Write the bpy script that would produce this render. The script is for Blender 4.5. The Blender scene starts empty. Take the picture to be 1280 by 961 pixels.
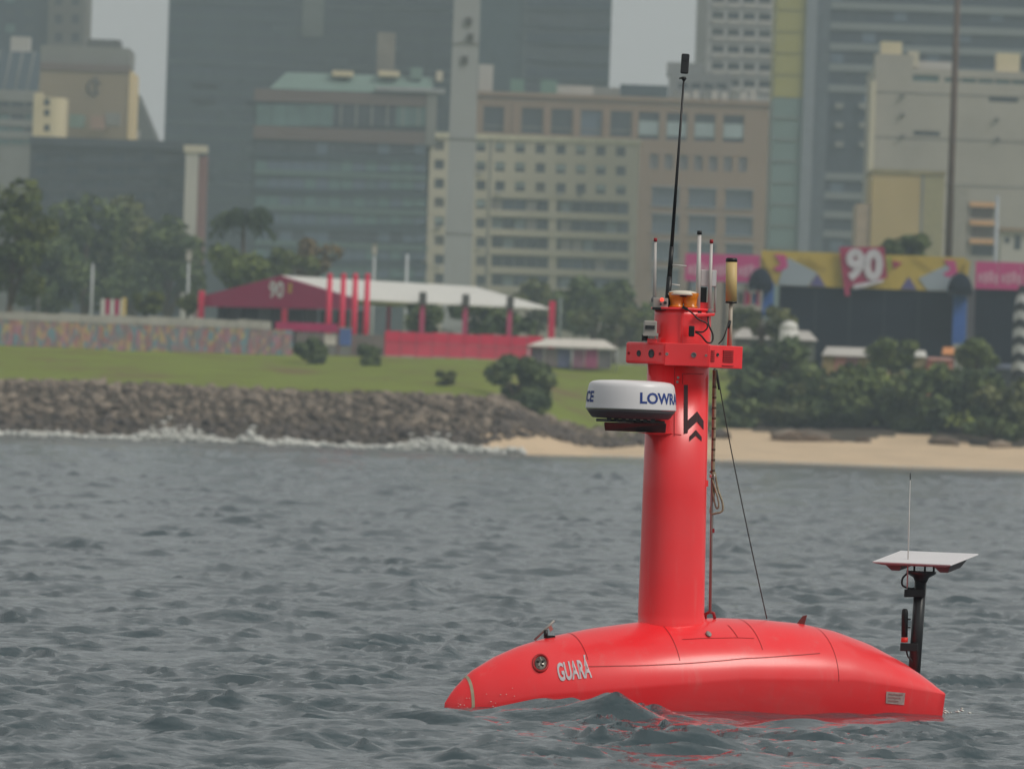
import bpy, math, random
import numpy as np
from mathutils import Matrix, Vector
random.seed(7); RNG = np.random.default_rng(11)
sc = bpy.context.scene
COL = sc.collection
R = math.radians

# ------------------------------------------------------------------ camera
FPX, HOR, ROLL, EYE = 10800.0, 57.5, R(2.06), 1.56      # focal length in photo pixels, horizon, roll, eye height
cam = bpy.data.cameras.new('camera'); camo = bpy.data.objects.new('camera', cam); COL.objects.link(camo)
cam.sensor_width = 36.0; cam.lens = FPX / 1280 * 36.0
cam.clip_start = 1.0; cam.clip_end = 20000
pitch = math.atan(HOR / FPX)
camo.matrix_world = Matrix.Translation((0, 0, EYE)) @ Matrix.Rotation(R(90) + pitch, 4, 'X') @ Matrix.Rotation(ROLL, 4, 'Z')
cam.dof.use_dof = True; cam.dof.focus_distance = 47.8; cam.dof.aperture_fstop = 8.6; cam.dof.aperture_blades = 7
sc.camera = camo

# ------------------------------------------------------------------ world, sun, exposure
SUN_EL = R(46)
SUN_DIR = Vector((0.86 * math.cos(SUN_EL), -0.51 * math.cos(SUN_EL), math.sin(SUN_EL))).normalized()
w = bpy.data.worlds.new('World'); sc.world = w; w.use_nodes = True
nt = w.node_tree; nt.nodes.clear()
sky = nt.nodes.new('ShaderNodeTexSky'); sky.sky_type = 'NISHITA'; sky.sun_disc = False
sky.sun_elevation = SUN_EL; sky.sun_rotation = math.atan2(SUN_DIR.x, SUN_DIR.y)
sky.dust_density = 4.0; sky.air_density = 1.0; sky.ozone_density = 1.0
hsv = nt.nodes.new('ShaderNodeHueSaturation'); hsv.inputs['Saturation'].default_value = 0.12
mixw = nt.nodes.new('ShaderNodeMix'); mixw.data_type = 'RGBA'; mixw.inputs['Factor'].default_value = 0.80
mixw.inputs['B'].default_value = (4.5, 4.55, 4.50, 1)                       # even grey overcast veil
bg = nt.nodes.new('ShaderNodeBackground'); bg.inputs['Strength'].default_value = 0.085
wo = nt.nodes.new('ShaderNodeOutputWorld')
nt.links.new(sky.outputs[0], hsv.inputs['Color']); nt.links.new(hsv.outputs[0], mixw.inputs['A'])
nt.links.new(mixw.outputs['Result'], bg.inputs['Color']); nt.links.new(bg.outputs[0], wo.inputs['Surface'])
sun = bpy.data.lights.new('sun', 'SUN'); suno = bpy.data.objects.new('sun', sun); COL.objects.link(suno)
sun.energy = 1.5; sun.angle = R(24); sun.color = (1.0, 0.95, 0.86)
suno.rotation_euler = SUN_DIR.to_track_quat('Z', 'Y').to_euler()
sc.view_settings.view_transform = 'Standard'; sc.view_settings.look = 'None'
sc.view_settings.exposure = 0.24; sc.view_settings.gamma = 1.0; sc.view_settings.use_curve_mapping = False
sc.render.engine = 'CYCLES'
cy = sc.cycles
cy.use_denoising = True; cy.max_bounces = 6; cy.diffuse_bounces = 3; cy.glossy_bounces = 3
cy.transmission_bounces = 4; cy.volume_bounces = 1; cy.caustics_reflective = False; cy.caustics_refractive = False

# ------------------------------------------------------------------ helpers
cr, sr = math.cos(ROLL), math.sin(ROLL)
def UN(px, py):                     # photo pixel -> (metres right, metres above eye) per metre of distance, times FPX
    u, v = px - 640.0, 480.5 - py
    return u * cr - v * sr, u * sr + v * cr + HOR
def W(px, py, Y):
    u, v = UN(px, py); return Vector((u * Y / FPX, Y, EYE + v * Y / FPX))
def lin(c):
    c = c / 255.0
    return c / 12.92 if c <= 0.04045 else ((c + 0.055) / 1.055) ** 2.4
MATS = {}
def mat(name, rgb, rough=0.6, var=0.12, scale=1.5, spec=0.4, metal=0.0, coat=0.0, bump=0.0, bscale=8.0, emit=None, alpha=1.0, srgb=True):
    """procedural paint / plaster / stone: base colour with a little uneven wear"""
    if name in MATS: return MATS[name]
    m = bpy.data.materials.new(name); m.use_nodes = True; n = m.node_tree; b = n.nodes['Principled BSDF']
    c = [lin(x) for x in rgb] if srgb else list(rgb)
    tc = n.nodes.new('ShaderNodeTexCoord')
    if var > 0:
        no = n.nodes.new('ShaderNodeTexNoise'); no.inputs['Scale'].default_value = scale; no.inputs['Detail'].default_value = 5
        n.links.new(tc.outputs['Object'], no.inputs['Vector'])
        mr = n.nodes.new('ShaderNodeMapRange'); mr.inputs['From Min'].default_value = 0.3; mr.inputs['From Max'].default_value = 0.7
        mr.inputs['To Min'].default_value = 1 - var; mr.inputs['To Max'].default_value = 1 + var
        n.links.new(no.outputs['Fac'], mr.inputs['Value'])
        mx = n.nodes.new('ShaderNodeVectorMath'); mx.operation = 'SCALE'; mx.inputs[0].default_value = c
        n.links.new(mr.outputs['Result'], mx.inputs['Scale']); n.links.new(mx.outputs['Vector'], b.inputs['Base Color'])
    else:
        b.inputs['Base Color'].default_value = (*c, 1)
    b.inputs['Roughness'].default_value = rough; b.inputs['Metallic'].default_value = metal
    b.inputs['Specular IOR Level'].default_value = spec; b.inputs['Coat Weight'].default_value = coat
    b.inputs['Coat Roughness'].default_value = 0.12; b.inputs['Alpha'].default_value = alpha
    if bump > 0:
        no2 = n.nodes.new('ShaderNodeTexNoise'); no2.inputs['Scale'].default_value = bscale; no2.inputs['Detail'].default_value = 4
        n.links.new(tc.outputs['Object'], no2.inputs['Vector'])
        bp = n.nodes.new('ShaderNodeBump'); bp.inputs['Strength'].default_value = bump; bp.inputs['Distance'].default_value = 0.1
        n.links.new(no2.outputs['Fac'], bp.inputs['Height']); n.links.new(bp.outputs[0], b.inputs['Normal'])
    if emit:
        b.inputs['Emission Color'].default_value = (*emit[0], 1); b.inputs['Emission Strength'].default_value = emit[1]
    MATS[name] = m
    return m

def empty(name, loc, label=None, cat=None, group=None):
    o = bpy.data.objects.new(name, None); COL.objects.link(o); o.location = loc; o.empty_display_size = 0.2
    if label: o['label'] = label
    if cat: o['category'] = cat
    if group: o['group'] = group
    return o
def tag(o, label, cat, group=None):
    o['label'] = label; o['category'] = cat
    if group: o['group'] = group
    return o
def npmesh(name, V, F, smooth=False):
    """fast mesh from an (n,3) array and an (m,k) array"""
    V = np.asarray(V, dtype=np.float32); F = np.asarray(F, dtype=np.int32); k = F.shape[1]
    me = bpy.data.meshes.new(name)
    me.vertices.add(len(V)); me.vertices.foreach_set('co', V.ravel())
    me.loops.add(F.size); me.loops.foreach_set('vertex_index', F.ravel())
    me.polygons.add(len(F)); me.polygons.foreach_set('loop_start', np.arange(0, F.size, k, dtype=np.int32))
    me.polygons.foreach_set('loop_total', np.full(len(F), k, dtype=np.int32))
    if smooth: me.polygons.foreach_set('use_smooth', np.ones(len(F), dtype=bool))
    me.update(calc_edges=True); me.validate()
    return me
def link(name, me, m, parent=None, loc=None):
    o = bpy.data.objects.new(name, me); COL.objects.link(o)
    if m is not None and len(me.materials) == 0: me.materials.append(m)
    if parent: o.parent = parent
    if loc is not None: o.location = loc
    return o
class MB:
    def __init__(s): s.v = []; s.f = []; s.sm = []
    def add(s, vs, fs, smooth=False):
        k = len(s.v); s.v += [tuple(p) for p in vs]
        for f in fs: s.f.append([i + k for i in f]); s.sm.append(smooth)
        return s
    def box(s, a, b):
        (x0, y0, z0), (x1, y1, z1) = a, b
        return s.hexa([(x0,y0,z0),(x1,y0,z0),(x1,y1,z0),(x0,y1,z0),(x0,y0,z1),(x1,y0,z1),(x1,y1,z1),(x0,y1,z1)])
    def hexa(s, p):
        return s.add(p, [(0,3,2,1),(4,5,6,7),(0,1,5,4),(1,2,6,5),(2,3,7,6),(3,0,4,7)])
    def obox(s, c, ax, ay, az):          # centre and three half vectors
        c, ax, ay, az = map(Vector, (c, ax, ay, az))
        return s.hexa([c+i*ax+j*ay+k*az for k in (-1,1) for i, j in ((-1,-1),(1,-1),(1,1),(-1,1))])
    def tube(s, pts, r, n=10, cap=True):
        pts = [Vector(p) for p in pts]; m = len(pts)
        rr = list(r) if hasattr(r, '__len__') else [r] * m
        t0 = (pts[1] - pts[0]).normalized()
        up = Vector((0, 0, 1)) if abs(t0.z) < 0.9 else Vector((0, 1, 0))
        nrm = t0.cross(up).normalized(); vs = []
        for i, p in enumerate(pts):
            t = (pts[min(i + 1, m - 1)] - pts[max(i - 1, 0)]).normalized()
            nrm = (nrm - t * nrm.dot(t)).normalized(); bn = t.cross(nrm)
            for k in range(n):
                a = 2 * math.pi * k / n
                vs.append(p + (nrm * math.cos(a) + bn * math.sin(a)) * rr[i])
        fs = [(i*n+k, i*n+(k+1) % n, (i+1)*n+(k+1) % n, (i+1)*n+k) for i in range(m-1) for k in range(n)]
        k0 = len(s.v); s.add(vs, fs, True)
        if cap:
            s.f.append([k0 + k for k in range(n)][::-1]); s.sm.append(False)
            s.f.append([k0 + (m-1)*n + k for k in range(n)]); s.sm.append(False)
        return s
    def lathe(s, prof, c=(0, 0, 0), n=32, smooth=True):      # profile of (radius, z)
        c = Vector(c); vs = []
        for r, z in prof:
            for k in range(n):
                a = 2*math.pi*k/n; vs.append(c + Vector((r*math.cos(a), r*math.sin(a), z)))
        fs = [(i*n+k, i*n+(k+1) % n, (i+1)*n+(k+1) % n, (i+1)*n+k) for i in range(len(prof)-1) for k in range(n)]
        k0 = len(s.v); s.add(vs, fs, smooth)
        s.f.append([k0+k for k in range(n)][::-1]); s.sm.append(False)
        s.f.append([k0+(len(prof)-1)*n+k for k in range(n)]); s.sm.append(False)
        return s
    def prism(s, poly, y0, y1):          # polygon in x,z pushed along y
        n = len(poly); vs = [(x, y0, z) for x, z in poly] + [(x, y1, z) for x, z in poly]
        return s.add(vs, [list(range(n)), list(range(2*n-1, n-1, -1))] + [(i, i+n, (i+1) % n + n, (i+1) % n) for i in range(n)])
    def plan(s, poly, z0, z1):           # polygon in x,y pushed along z
        n = len(poly); vs = [(x, y, z0) for x, y in poly] + [(x, y, z1) for x, y in poly]
        return s.add(vs, [list(range(n))[::-1], list(range(n, 2*n))] + [(i, (i+1) % n, (i+1) % n + n, i+n) for i in range(n)])
    def mesh(s, name):
        me = bpy.data.meshes.new(name); me.from_pydata(s.v, [], s.f)
        me.polygons.foreach_set('use_smooth', s.sm); me.update(); return me
    def build(s, name, m, parent=None, bevel=0.0, loc=None):
        o = link(name, s.mesh(name), m, parent, loc)
        if bevel:
            b = o.modifiers.new('bevel', 'BEVEL'); b.width = bevel; b.segments = 2; b.limit_method = 'ANGLE'
        return o
def text_mesh(body, size=1.0, bold=0.02, xs=1.0):
    """triangles of a word, baseline at 0, as arrays (n,2) and faces"""
    cu = bpy.data.curves.new('word', 'FONT'); cu.body = body; cu.size = size; cu.offset = bold; cu.resolution_u = 3
    o = bpy.data.objects.new('word', cu); COL.objects.link(o)
    dg = bpy.context.evaluated_depsgraph_get(); me = bpy.data.meshes.new_from_object(o.evaluated_get(dg))
    V = np.array([[v.co.x * xs, v.co.y] for v in me.vertices]); F = [list(p.vertices) for p in me.polygons]
    bpy.data.objects.remove(o); bpy.data.curves.remove(cu); bpy.data.meshes.remove(me)
    return V, F
def fbm(x, y, s, seed=0):
    r = np.random.default_rng(seed); out = np.zeros_like(np.asarray(x, float))
    for k in range(7):
        a = r.uniform(0, 2*math.pi); f = s * 1.7 ** (k * .6) * r.uniform(.7, 1.3)
        out += np.sin((x*math.cos(a) + y*math.sin(a)) * f + r.uniform(0, 7)) / (k + 1.5)
    return out * .5

# ------------------------------------------------------------------ the sea
VX, VY = W(840, 775, 48.0).x, 48.0            # foot of the vessel's mast over the water
def sea_material():
    m = bpy.data.materials.new('sea_water'); m.use_nodes = True; n = m.node_tree; b = n.nodes['Principled BSDF']
    b.inputs['Base Color'].default_value = (0.050, 0.075, 0.085, 1); b.inputs['Roughness'].default_value = 0.10
    b.inputs['IOR'].default_value = 1.333; b.inputs['Specular IOR Level'].default_value = 0.5
    tc = n.nodes.new('ShaderNodeTexCoord')
    def noise(scale, sx, sy):
        mp = n.nodes.new('ShaderNodeMapping'); mp.inputs['Scale'].default_value = (sx, sy, 1); mp.inputs['Rotation'].default_value = (0, 0, 0.3)
        no = n.nodes.new('ShaderNodeTexNoise'); no.inputs['Scale'].default_value = scale; no.inputs['Detail'].default_value = 4; no.inputs['Roughness'].default_value = 0.55
        n.links.new(tc.outputs['Object'], mp.inputs['Vector']); n.links.new(mp.outputs[0], no.inputs['Vector']); return no
    a = noise(1.6, 1.0, 1.0); c = noise(9.0, 1.0, 0.8)
    b1 = n.nodes.new('ShaderNodeBump'); b1.inputs['Strength'].default_value = 0.35; b1.inputs['Distance'].default_value = 0.16
    b2 = n.nodes.new('ShaderNodeBump'); b2.inputs['Strength'].default_value = 0.45; b2.inputs['Distance'].default_value = 0.03
    n.links.new(a.outputs['Fac'], b1.inputs['Height']); n.links.new(c.outputs['Fac'], b2.inputs['Height'])
    n.links.new(b1.outputs[0], b2.inputs['Normal']); n.links.new(b2.outputs[0], b.inputs['Normal'])
    return m
def build_sea():
    d = list(np.linspace(14, 29.9, 30))
    while d[-1] < 600: d.append(d[-1] + 0.041 * (d[-1] / 30.0) ** 1.1)
    d = np.array(d)
    th = np.concatenate([np.linspace(-1.2, -0.074, 25)[:-1], np.linspace(-0.074, 0.074, 470), np.linspace(0.074, 1.2, 25)[1:]])
    D, T = np.meshgrid(d, th, indexing='ij')
    X = D * np.tan(T); Y = D.copy()
    spac = np.gradient(d)[:, None] * np.ones_like(T)
    spac = np.maximum(spac, np.gradient(th)[None, :] * D * 0.7)
    r = np.random.default_rng(5)
    Z = np.zeros_like(X); DX = np.zeros_like(X); DY = np.zeros_like(X)
    for i in range(110):
        lam = 0.19 * (3.4 / 0.19) ** ((i + r.uniform()) / 110)
        a = R(-68) + r.normal(0, 0.85)
        kx, ky = math.cos(a) * 2*math.pi/lam, math.sin(a) * 2*math.pi/lam
        amp = 0.0215 * lam / (2*math.pi) * min(1.0, (0.75/lam) ** 1.25) * r.uniform(.6, 1.5)
        fade = np.clip(lam / (spac * 1.9) - 0.7, 0, 1) * amp
        ph = X * kx + Y * ky + r.uniform(0, 2*math.pi)
        s, c = np.sin(ph), np.cos(ph)
        Z += fade * s; DX += fade * 0.9 * math.cos(a) * c; DY += fade * 0.9 * math.sin(a) * c
    # gusty patches and a few peaked wavelets
    Z *= 1.0 + 0.45 * fbm(X, Y * .6, 0.28, 3)
    peaks = [(W(766, 900, 45.9).x, 45.85, .135, .30, .30), (W(712, 900, 46.2).x, 46.15, .08, .25, .25), (W(556, 838, 56).x, 55.5, .15, .16, .4), (W(590, 838, 56).x, 54.6, .08, .4, .4),
             (W(514, 745, 76).x, 76.5, .16, .16, .5), (W(850, 950, 36).x, 36.6, .09, .25, .22), (W(1050, 950, 36).x, 35.6, .10, .14, .2),
             (W(690, 900, 40).x, 41.2, .06, .3, .3), (W(300, 760, 70).x, 66, .10, .5, .4), (W(450, 740, 70).x, 77, .12, .6, .5)]
    for k in range(3800):                     # short steep chop
        dd = 1 / r.uniform(1/430, 1/34) if k % 3 == 0 else 40 * (430/40) ** r.uniform()
        tt = r.uniform(-.066, .066); wv = r.uniform(.04, .12) * (dd / 60) ** .6
        peaks.append((dd * tt, dd, wv * r.uniform(.30, .62), wv * r.uniform(1.6, 4.2), wv * r.uniform(.6, .9)))
    for k_, (x, y, h, wx, wy) in enumerate(peaks):
        if k_ > 1 and abs(x - VX) < 2.0 and abs(y - VY) < 1.5: continue
        j0, j1 = np.searchsorted(d, [y - 7*wy, y + 7*wy]); i0, i1 = np.searchsorted(th, [(x - 8*wx)/y, (x + 8*wx)/y])
        xs, ys = X[j0:j1, i0:i1], Y[j0:j1, i0:i1]
        sk = 0.0 if k_ < 10 else .9 * math.sin(k_ * 12.9898)
        q = np.sqrt(((xs - x) / wx)**2 + ((ys - y - sk * (xs - x)) / wy)**2 + (.004 if k_ < 10 else .025))
        hh = h - (float(Z[np.searchsorted(d, y), np.searchsorted(th, x / y)]) if k_ < 10 else 0.0)
        Z[j0:j1, i0:i1] += hh * np.exp(-q * 1.25) - .16 * h * np.exp(-(q - 2.6)**2)
    V = np.stack([X - DX, Y - DY, Z + .05], -1)      # tide level
    V = V.reshape(-1, 3)
    n, m = X.shape; idx = np.arange(n*m).reshape(n, m)
    F = np.stack([idx[:-1, :-1], idx[:-1, 1:], idx[1:, 1:], idx[1:, :-1]], -1).reshape(-1, 4)
    o = link('sea', npmesh('sea', V, F, True), sea_material()); o['kind'] = 'structure'
build_sea()

# ------------------------------------------------------------------ shore terrain
def ground_h(x, y):
    x = np.asarray(x, float); y = np.asarray(y, float)
    left = np.interp(y, [540, 561, 578, 584, 640, 665, 4000], [-2.2, -.9, 3.3, 3.9, 6.3, 6.9, 7.0])
    right = np.interp(y, [540, 560, 577, 604, 612, 640, 665, 4000], [-2.2, -1.3, -.05, 1.65, 2.6, 5.2, 6.9, 7.0])
    t = np.clip((x + 3) / 10.0, 0, 1); t = t*t*(3 - 2*t)
    bumps = fbm(x, y, .35, 9) * .12 * np.clip((y - 576)/10, 0, 1) * np.clip((720 - y)/60, 0, 1)
    return left * (1 - t) + right * t + bumps
def terrain():
    xs = np.concatenate([np.linspace(-1500, -75, 20)[:-1], np.linspace(-75, 75, 120), np.linspace(75, 1500, 20)[1:]])
    ys = np.concatenate([np.linspace(540, 680, 100), np.linspace(680, 4000, 24)[1:]])
    Y, X = np.meshgrid(ys, xs, indexing='ij'); Z = ground_h(X, Y)
    n, m = X.shape; V = np.stack([X, Y, Z], -1).reshape(-1, 3); idx = np.arange(n*m).reshape(n, m)
    F = np.stack([idx[:-1, :-1], idx[:-1, 1:], idx[1:, 1:], idx[1:, :-1]], -1).reshape(-1, 4)
    cxy = V[F].mean(1)
    sand = (cxy[:, 0] > -1.5) & (cxy[:, 1] < np.minimum(570 + (cxy[:, 0]+1.5)*2.6, 606 + 3*np.sin(cxy[:, 0]*.5)))
    soil = ~sand & (cxy[:, 1] < np.interp(cxy[:, 0], [-1.5, 14, 18], [582.5, 606, 616]))
    def sub(name, sel, m):
        u, inv = np.unique(F[sel].ravel(), return_inverse=True)
        o = link(name, npmesh(name, V[u], inv.reshape(-1, 4), True), m); o['kind'] = 'structure'; return o
    sand_m = mat('beach_sand', (202, 179, 149), .9, .10, .25, .2)
    g = bpy.data.materials.new('grass_turf'); g.use_nodes = True; n_ = g.node_tree; b = n_.nodes['Principled BSDF']
    tc = n_.nodes.new('ShaderNodeTexCoord'); no = n_.nodes.new('ShaderNodeTexNoise'); no.inputs['Scale'].default_value = .16; no.inputs['Detail'].default_value = 8; no.inputs['Roughness'].default_value = .65
    rp = n_.nodes.new('ShaderNodeValToRGB'); el = rp.color_ramp.elements
    el[0].position = .38; el[0].color = (.17, .135, .055, 1); el[1].position = .47; el[1].color = (.165, .200, .034, 1)
    e = el.new(.72); e.color = (.20, .24, .044, 1)
    n_.links.new(tc.outputs['Object'], no.inputs['Vector']); n_.links.new(no.outputs['Fac'], rp.inputs['Fac']); n_.links.new(rp.outputs[0], b.inputs['Base Color'])
    b.inputs['Roughness'].default_value = .9; b.inputs['Specular IOR Level'].default_value = .1
    sub('beach', sand, sand_m); sub('shore_soil', soil, mat('dark_shore_soil', (82, 76, 66), .95, .3, .5, .1)); sub('grass_bank', ~sand & ~soil, g)
terrain()

# ------------------------------------------------------------------ buildings
ZG = 7.0
class Bld:
    """one building: an Empty at the foot of its front left corner; local x right, y away, z up. Places given as photo pixels at distance Y."""
    def __init__(s, name, label, xl, xr, ytop, Y, depth, cat='building', group=None, ztop=None):
        s.Y = Y; s.ym = ytop
        a = W(xl, 60 if ztop else ytop, Y); b = W(xr, 60 if ztop else ytop, Y)
        ymid = W((xl + xr) / 2, ytop, Y)
        s.x0 = a.x; s.w = b.x - a.x; s.h = (ztop if ztop else ymid.z) - ZG; s.dep = depth
        s.o = empty(name, (s.x0, Y, ZG), label, cat, group)
    def p(s, px, py): v = W(px, py, s.Y); return v.x - s.x0, v.z - ZG
    def rect(s, px0, py0, px1, py1):      # pixel box around its centre -> local x0,z0,x1,z1
        cx, cz = s.p((px0+px1)/2, (py0+py1)/2); k = s.Y / FPX
        hw, hh = abs(px1-px0)/2*k, abs(py1-py0)/2*k
        return cx-hw, cz-hh, cx+hw, cz+hh
    def box(s, name, m, px0, py0, px1, py1, y0, y1, bevel=0):
        x0, z0, x1, z1 = s.rect(px0, py0, px1, py1)
        return MB().box((x0, y0, z0), (x1, y1, z1)).build(name, m, s.o, bevel)
    def wall(s, m, openings=(), recess=.35, name='wall', x0=0, x1=None, z0=-1, z1=None, y=0):
        """front with real recessed openings, plain sides, back and roof"""
        x1 = s.w if x1 is None else x1; z1 = s.h if z1 is None else z1
        xs = sorted({x0, x1, *[round(o[0], 3) for o in openings], *[round(o[2], 3) for o in openings]})
        zs = sorted({z0, z1, *[round(o[1], 3) for o in openings], *[round(o[3], 3) for o in openings]})
        b = MB(); ops = [tuple(round(q, 3) for q in o) for o in openings]
        for i in range(len(xs)-1):
            for j in range(len(zs)-1):
                cx, cz = (xs[i]+xs[i+1])/2, (zs[j]+zs[j+1])/2
                if any(o[0] < cx < o[2] and o[1] < cz < o[3] for o in ops): continue
                b.add([(xs[i],y,zs[j]),(xs[i+1],y,zs[j]),(xs[i+1],y,zs[j+1]),(xs[i],y,zs[j+1])], [(0,1,2,3)])
        for a0, c0, a1, c1, *dp in ops:
            r = y + (dp[0] if dp else recess) + .05
            b.add([(a0,y,c0),(a1,y,c0),(a1,y,c1),(a0,y,c1),(a0,r,c0),(a1,r,c0),(a1,r,c1),(a0,r,c1)], [(0,4,5,1),(1,5,6,2),(2,6,7,3),(3,7,4,0)])
        d = s.dep
        b.add([(x0,y,z0),(x0,y,z1),(x0,d,z1),(x0,d,z0)], [(0,1,2,3)]); b.add([(x1,y,z0),(x1,d,z0),(x1,d,z1),(x1,y,z1)], [(0,1,2,3)])
        b.add([(x0,y,z1),(x1,y,z1),(x1,d,z1),(x0,d,z1)], [(0,1,2,3)]); b.add([(x0,d,z0),(x0,d,z1),(x1,d,z1),(x1,d,z0)], [(0,1,2,3)])
        return b.build(name, m, s.o)
    def panes(s, ops, mats, recess=.35, name='window', y=0, seed=1):
        r = random.Random(seed)
        for a0, c0, a1, c1 in ops:
            m = r.choice(mats); o = link(name, PANE(m), m, s.o, ((a0+a1)/2, y+recess, (c0+c1)/2)); o.scale = (a1-a0, 1, c1-c0)
_pm = {}
def PANE(m):
    """unit window: a glass leaf with a raised frame and one mullion, shared by all windows of the same glass"""
    if m.name not in _pm:
        b = MB().box((-.5, 0, -.5), (.5, .05, .5))
        me = b.mesh('window_leaf'); me.materials.append(m); _pm[m.name] = me
    return _pm[m.name]

GL_D = mat('dark_window_glass', (50, 58, 66), .2, .25, .35, .5)
GL_B = mat('blue_window_glass', (84, 98, 116), .2, .2, .3, .5)
GL_T = mat('teal_window_glass', (86, 112, 112), .2, .2, .3, .5)
GL_L = mat('pale_blind_glass', (150, 165, 168), .4, .15, .3, .4)
CONC = mat('grey_concrete', (128, 128, 124), .85, .12, .12, .2)
CONC_D = mat('dark_concrete', (92, 92, 90), .85, .12, .12, .2)
WHITE_W = mat('weathered_white_render', (180, 176, 170), .85, .08, .10, .2)
CREAM = mat('cream_render', (192, 183, 164), .85, .07, .10, .2)
BROWN = mat('brown_stone_cladding', (144, 122, 102), .8, .07, .10, .2)
BEIGE = mat('beige_render', (142, 128, 106), .85, .06, .1, .2)
YELLOW = mat('ochre_render', (178, 156, 108), .85, .10, .12, .2)
SLATE = mat('slate_glass', (30, 46, 62), .25, .18, .05, .5)
SLATE_G = mat('slate_green_glass', (38, 56, 64), .25, .18, .05, .5)
SLATE_L = mat('slate_spandrel', (50, 64, 74), .4, .1, .1, .4)
ROOFG = mat('green_roof_sheet', (108, 130, 122), .6, .1, .1, .3)

# --- far left tower
b = Bld('apartment_tower', 'dark grey tower rising behind the beige hall with an emblem', -45, 105, -300, 1720, 25, ztop=112)
xm = b.p(60, 20)[0]
ops = [b.rect(px-5, py-6, px+5, py+6) for px in (73, 94) for py in range(-22, 48, 23)]
b.wall(mat('drab_concrete', (104, 100, 96), .85, .08, .1, .2), ops, .3, x0=xm); b.panes(ops, [GL_D], .3)
ops = [b.rect(px-6, py-5, px+6, py+5) for px in (12, 36) for py in range(-22, 48, 19)]
bb = b; b.wall(SLATE, ops, .3, name='glass_wing', x1=xm-.02, y=1.5); b.panes(ops, [GL_T, GL_D], .3, y=1.5)
# --- sloped glass block
b = Bld('office_block', 'grey block with sloping glazed roof beside the beige hall', -60, 50, 112, 1480, 30)
b.wall(CONC)
x0, z0, x1, z1 = b.rect(-60, 62, 52, 112)
MB().hexa([(x0,.2,z0),(x1,.2,z0),(x1,14,z0),(x0,14,z0),(x0+3,6,z1),(x1,6,z1),(x1,14,z1),(x0+3,14,z1)]).build('glazed_roof', SLATE_L, b.o)
for k in range(8):
    x = x0 + 1 + k * (x1-x0-1.5) / 7
    MB().tube([(x, .1, z0), (x+.8, 5.9, z1+.1)], .14, 6).build('glazing_bar', CONC, b.o)
b.box('roof_plant', WHITE_W, 10, 44, 34, 64, 7, 12)
for py in (122, 138, 153, 168): b.box('spandrel_band', CONC_D if py in (138,) else CONC, -60, py-4, 49, py+4, -.5, .3)
for k, py in enumerate((130, 146, 161, 177)):
    for j in range(5): b.panes([b.rect(-40 + j*18, py-3, -24 + j*18, py+3)], [GL_D, GL_T], -.2, seed=k*7+j)
# --- beige hall
b = Bld('hall_building', 'beige blank walled hall with round emblem and rooftop box', 50, 162, 84, 1400, 24)
b.wall(BEIGE)
b.box('parapet', mat('mauve_cornice', (112, 98, 94), .8, .1, .1), 50, 80, 162.4, 89, -.25, .6)
b.box('attic', CONC, 50, 58, 161, 80, 1.5, 22); b.box('roof_box', CONC_D, 107, 48, 148, 60, 4, 14)
x0, z0, x1, z1 = b.rect(160, 80, 161.6, 176)
MB().box((b.w-.02, -.15, -1), (b.w+.5, 24.2, b.h-.4)).build('end_wall', mat('sunlit_beige_render', (214, 192, 146), .8, .06, .1), b.o)  # same beige hall, sunlight on this side painted in as paler gold
cx, cz = b.p(118, 109); e = MB()
e.tube([(cx+.9*math.cos(t)*1.1, -.12, cz+1.2*math.sin(t)) for t in np.linspace(.4, 5.6, 18)], .22, 6); e.tube([(cx+.2, -.12, cz+1.9), (cx+.3, -.12, cz-1.4)], .2, 6)
e.build('wall_emblem', mat('dull_bronze', (88, 82, 76), .6), b.o)
for i, (px, py) in enumerate(((98, 152), (125, 154), (142, 150))): b.box('roof_tank', [ROOFG, mat('salmon_plaster', (150, 122, 108), .8), CONC][i], px-9, py-7, px+9, py+9, -6, -2)
# --- small cream house with round corner
b = Bld('corner_house', 'small cream building with rounded corner below the beige hall', 42, 82, 122, 1385, 9)
pl = [(0, 0), (b.w-2.2, 0)] + [(b.w-2.2+2.2*math.sin(t), 2.2-2.2*math.cos(t)) for t in np.linspace(.2, 1.57, 7)] + [(b.w, 9), (0, 9)]
MB().plan(pl, -1, b.h).build('wall', mat('cream_plaster', (206, 192, 158), .85, .08, .15), b.o)
b.box('corner_pier', mat('cream_plaster', (0, 0, 0)), 42, 116, 52, 172, -.4, 3)
ops = [b.rect(55, py-4, 62, py+4) for py in (128, 141, 160)]; b.panes(ops, [GL_D], -.06)
# --- wedge roof
b = Bld('wedge_roof_house', 'dark steep sloping roof showing beside the tall dark glass tower', 167, 197, 178, 1450, 20)
b.wall(CONC_D); x0, z0 = b.p(166, 115); x1, z1 = b.p(198, 178)
MB().prism([(0, b.h), (b.w, b.h), (.2, z0)], .1, 19).build('roof', mat('grey_slate_roof', (92, 94, 92), .7), b.o)
b.box('chimney', CREAM, 168, 150, 171, 172, -1.2, -.2); b.box('vent_cowl', WHITE_W, 172, 164, 175, 174, -1.2, -.4)
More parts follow.
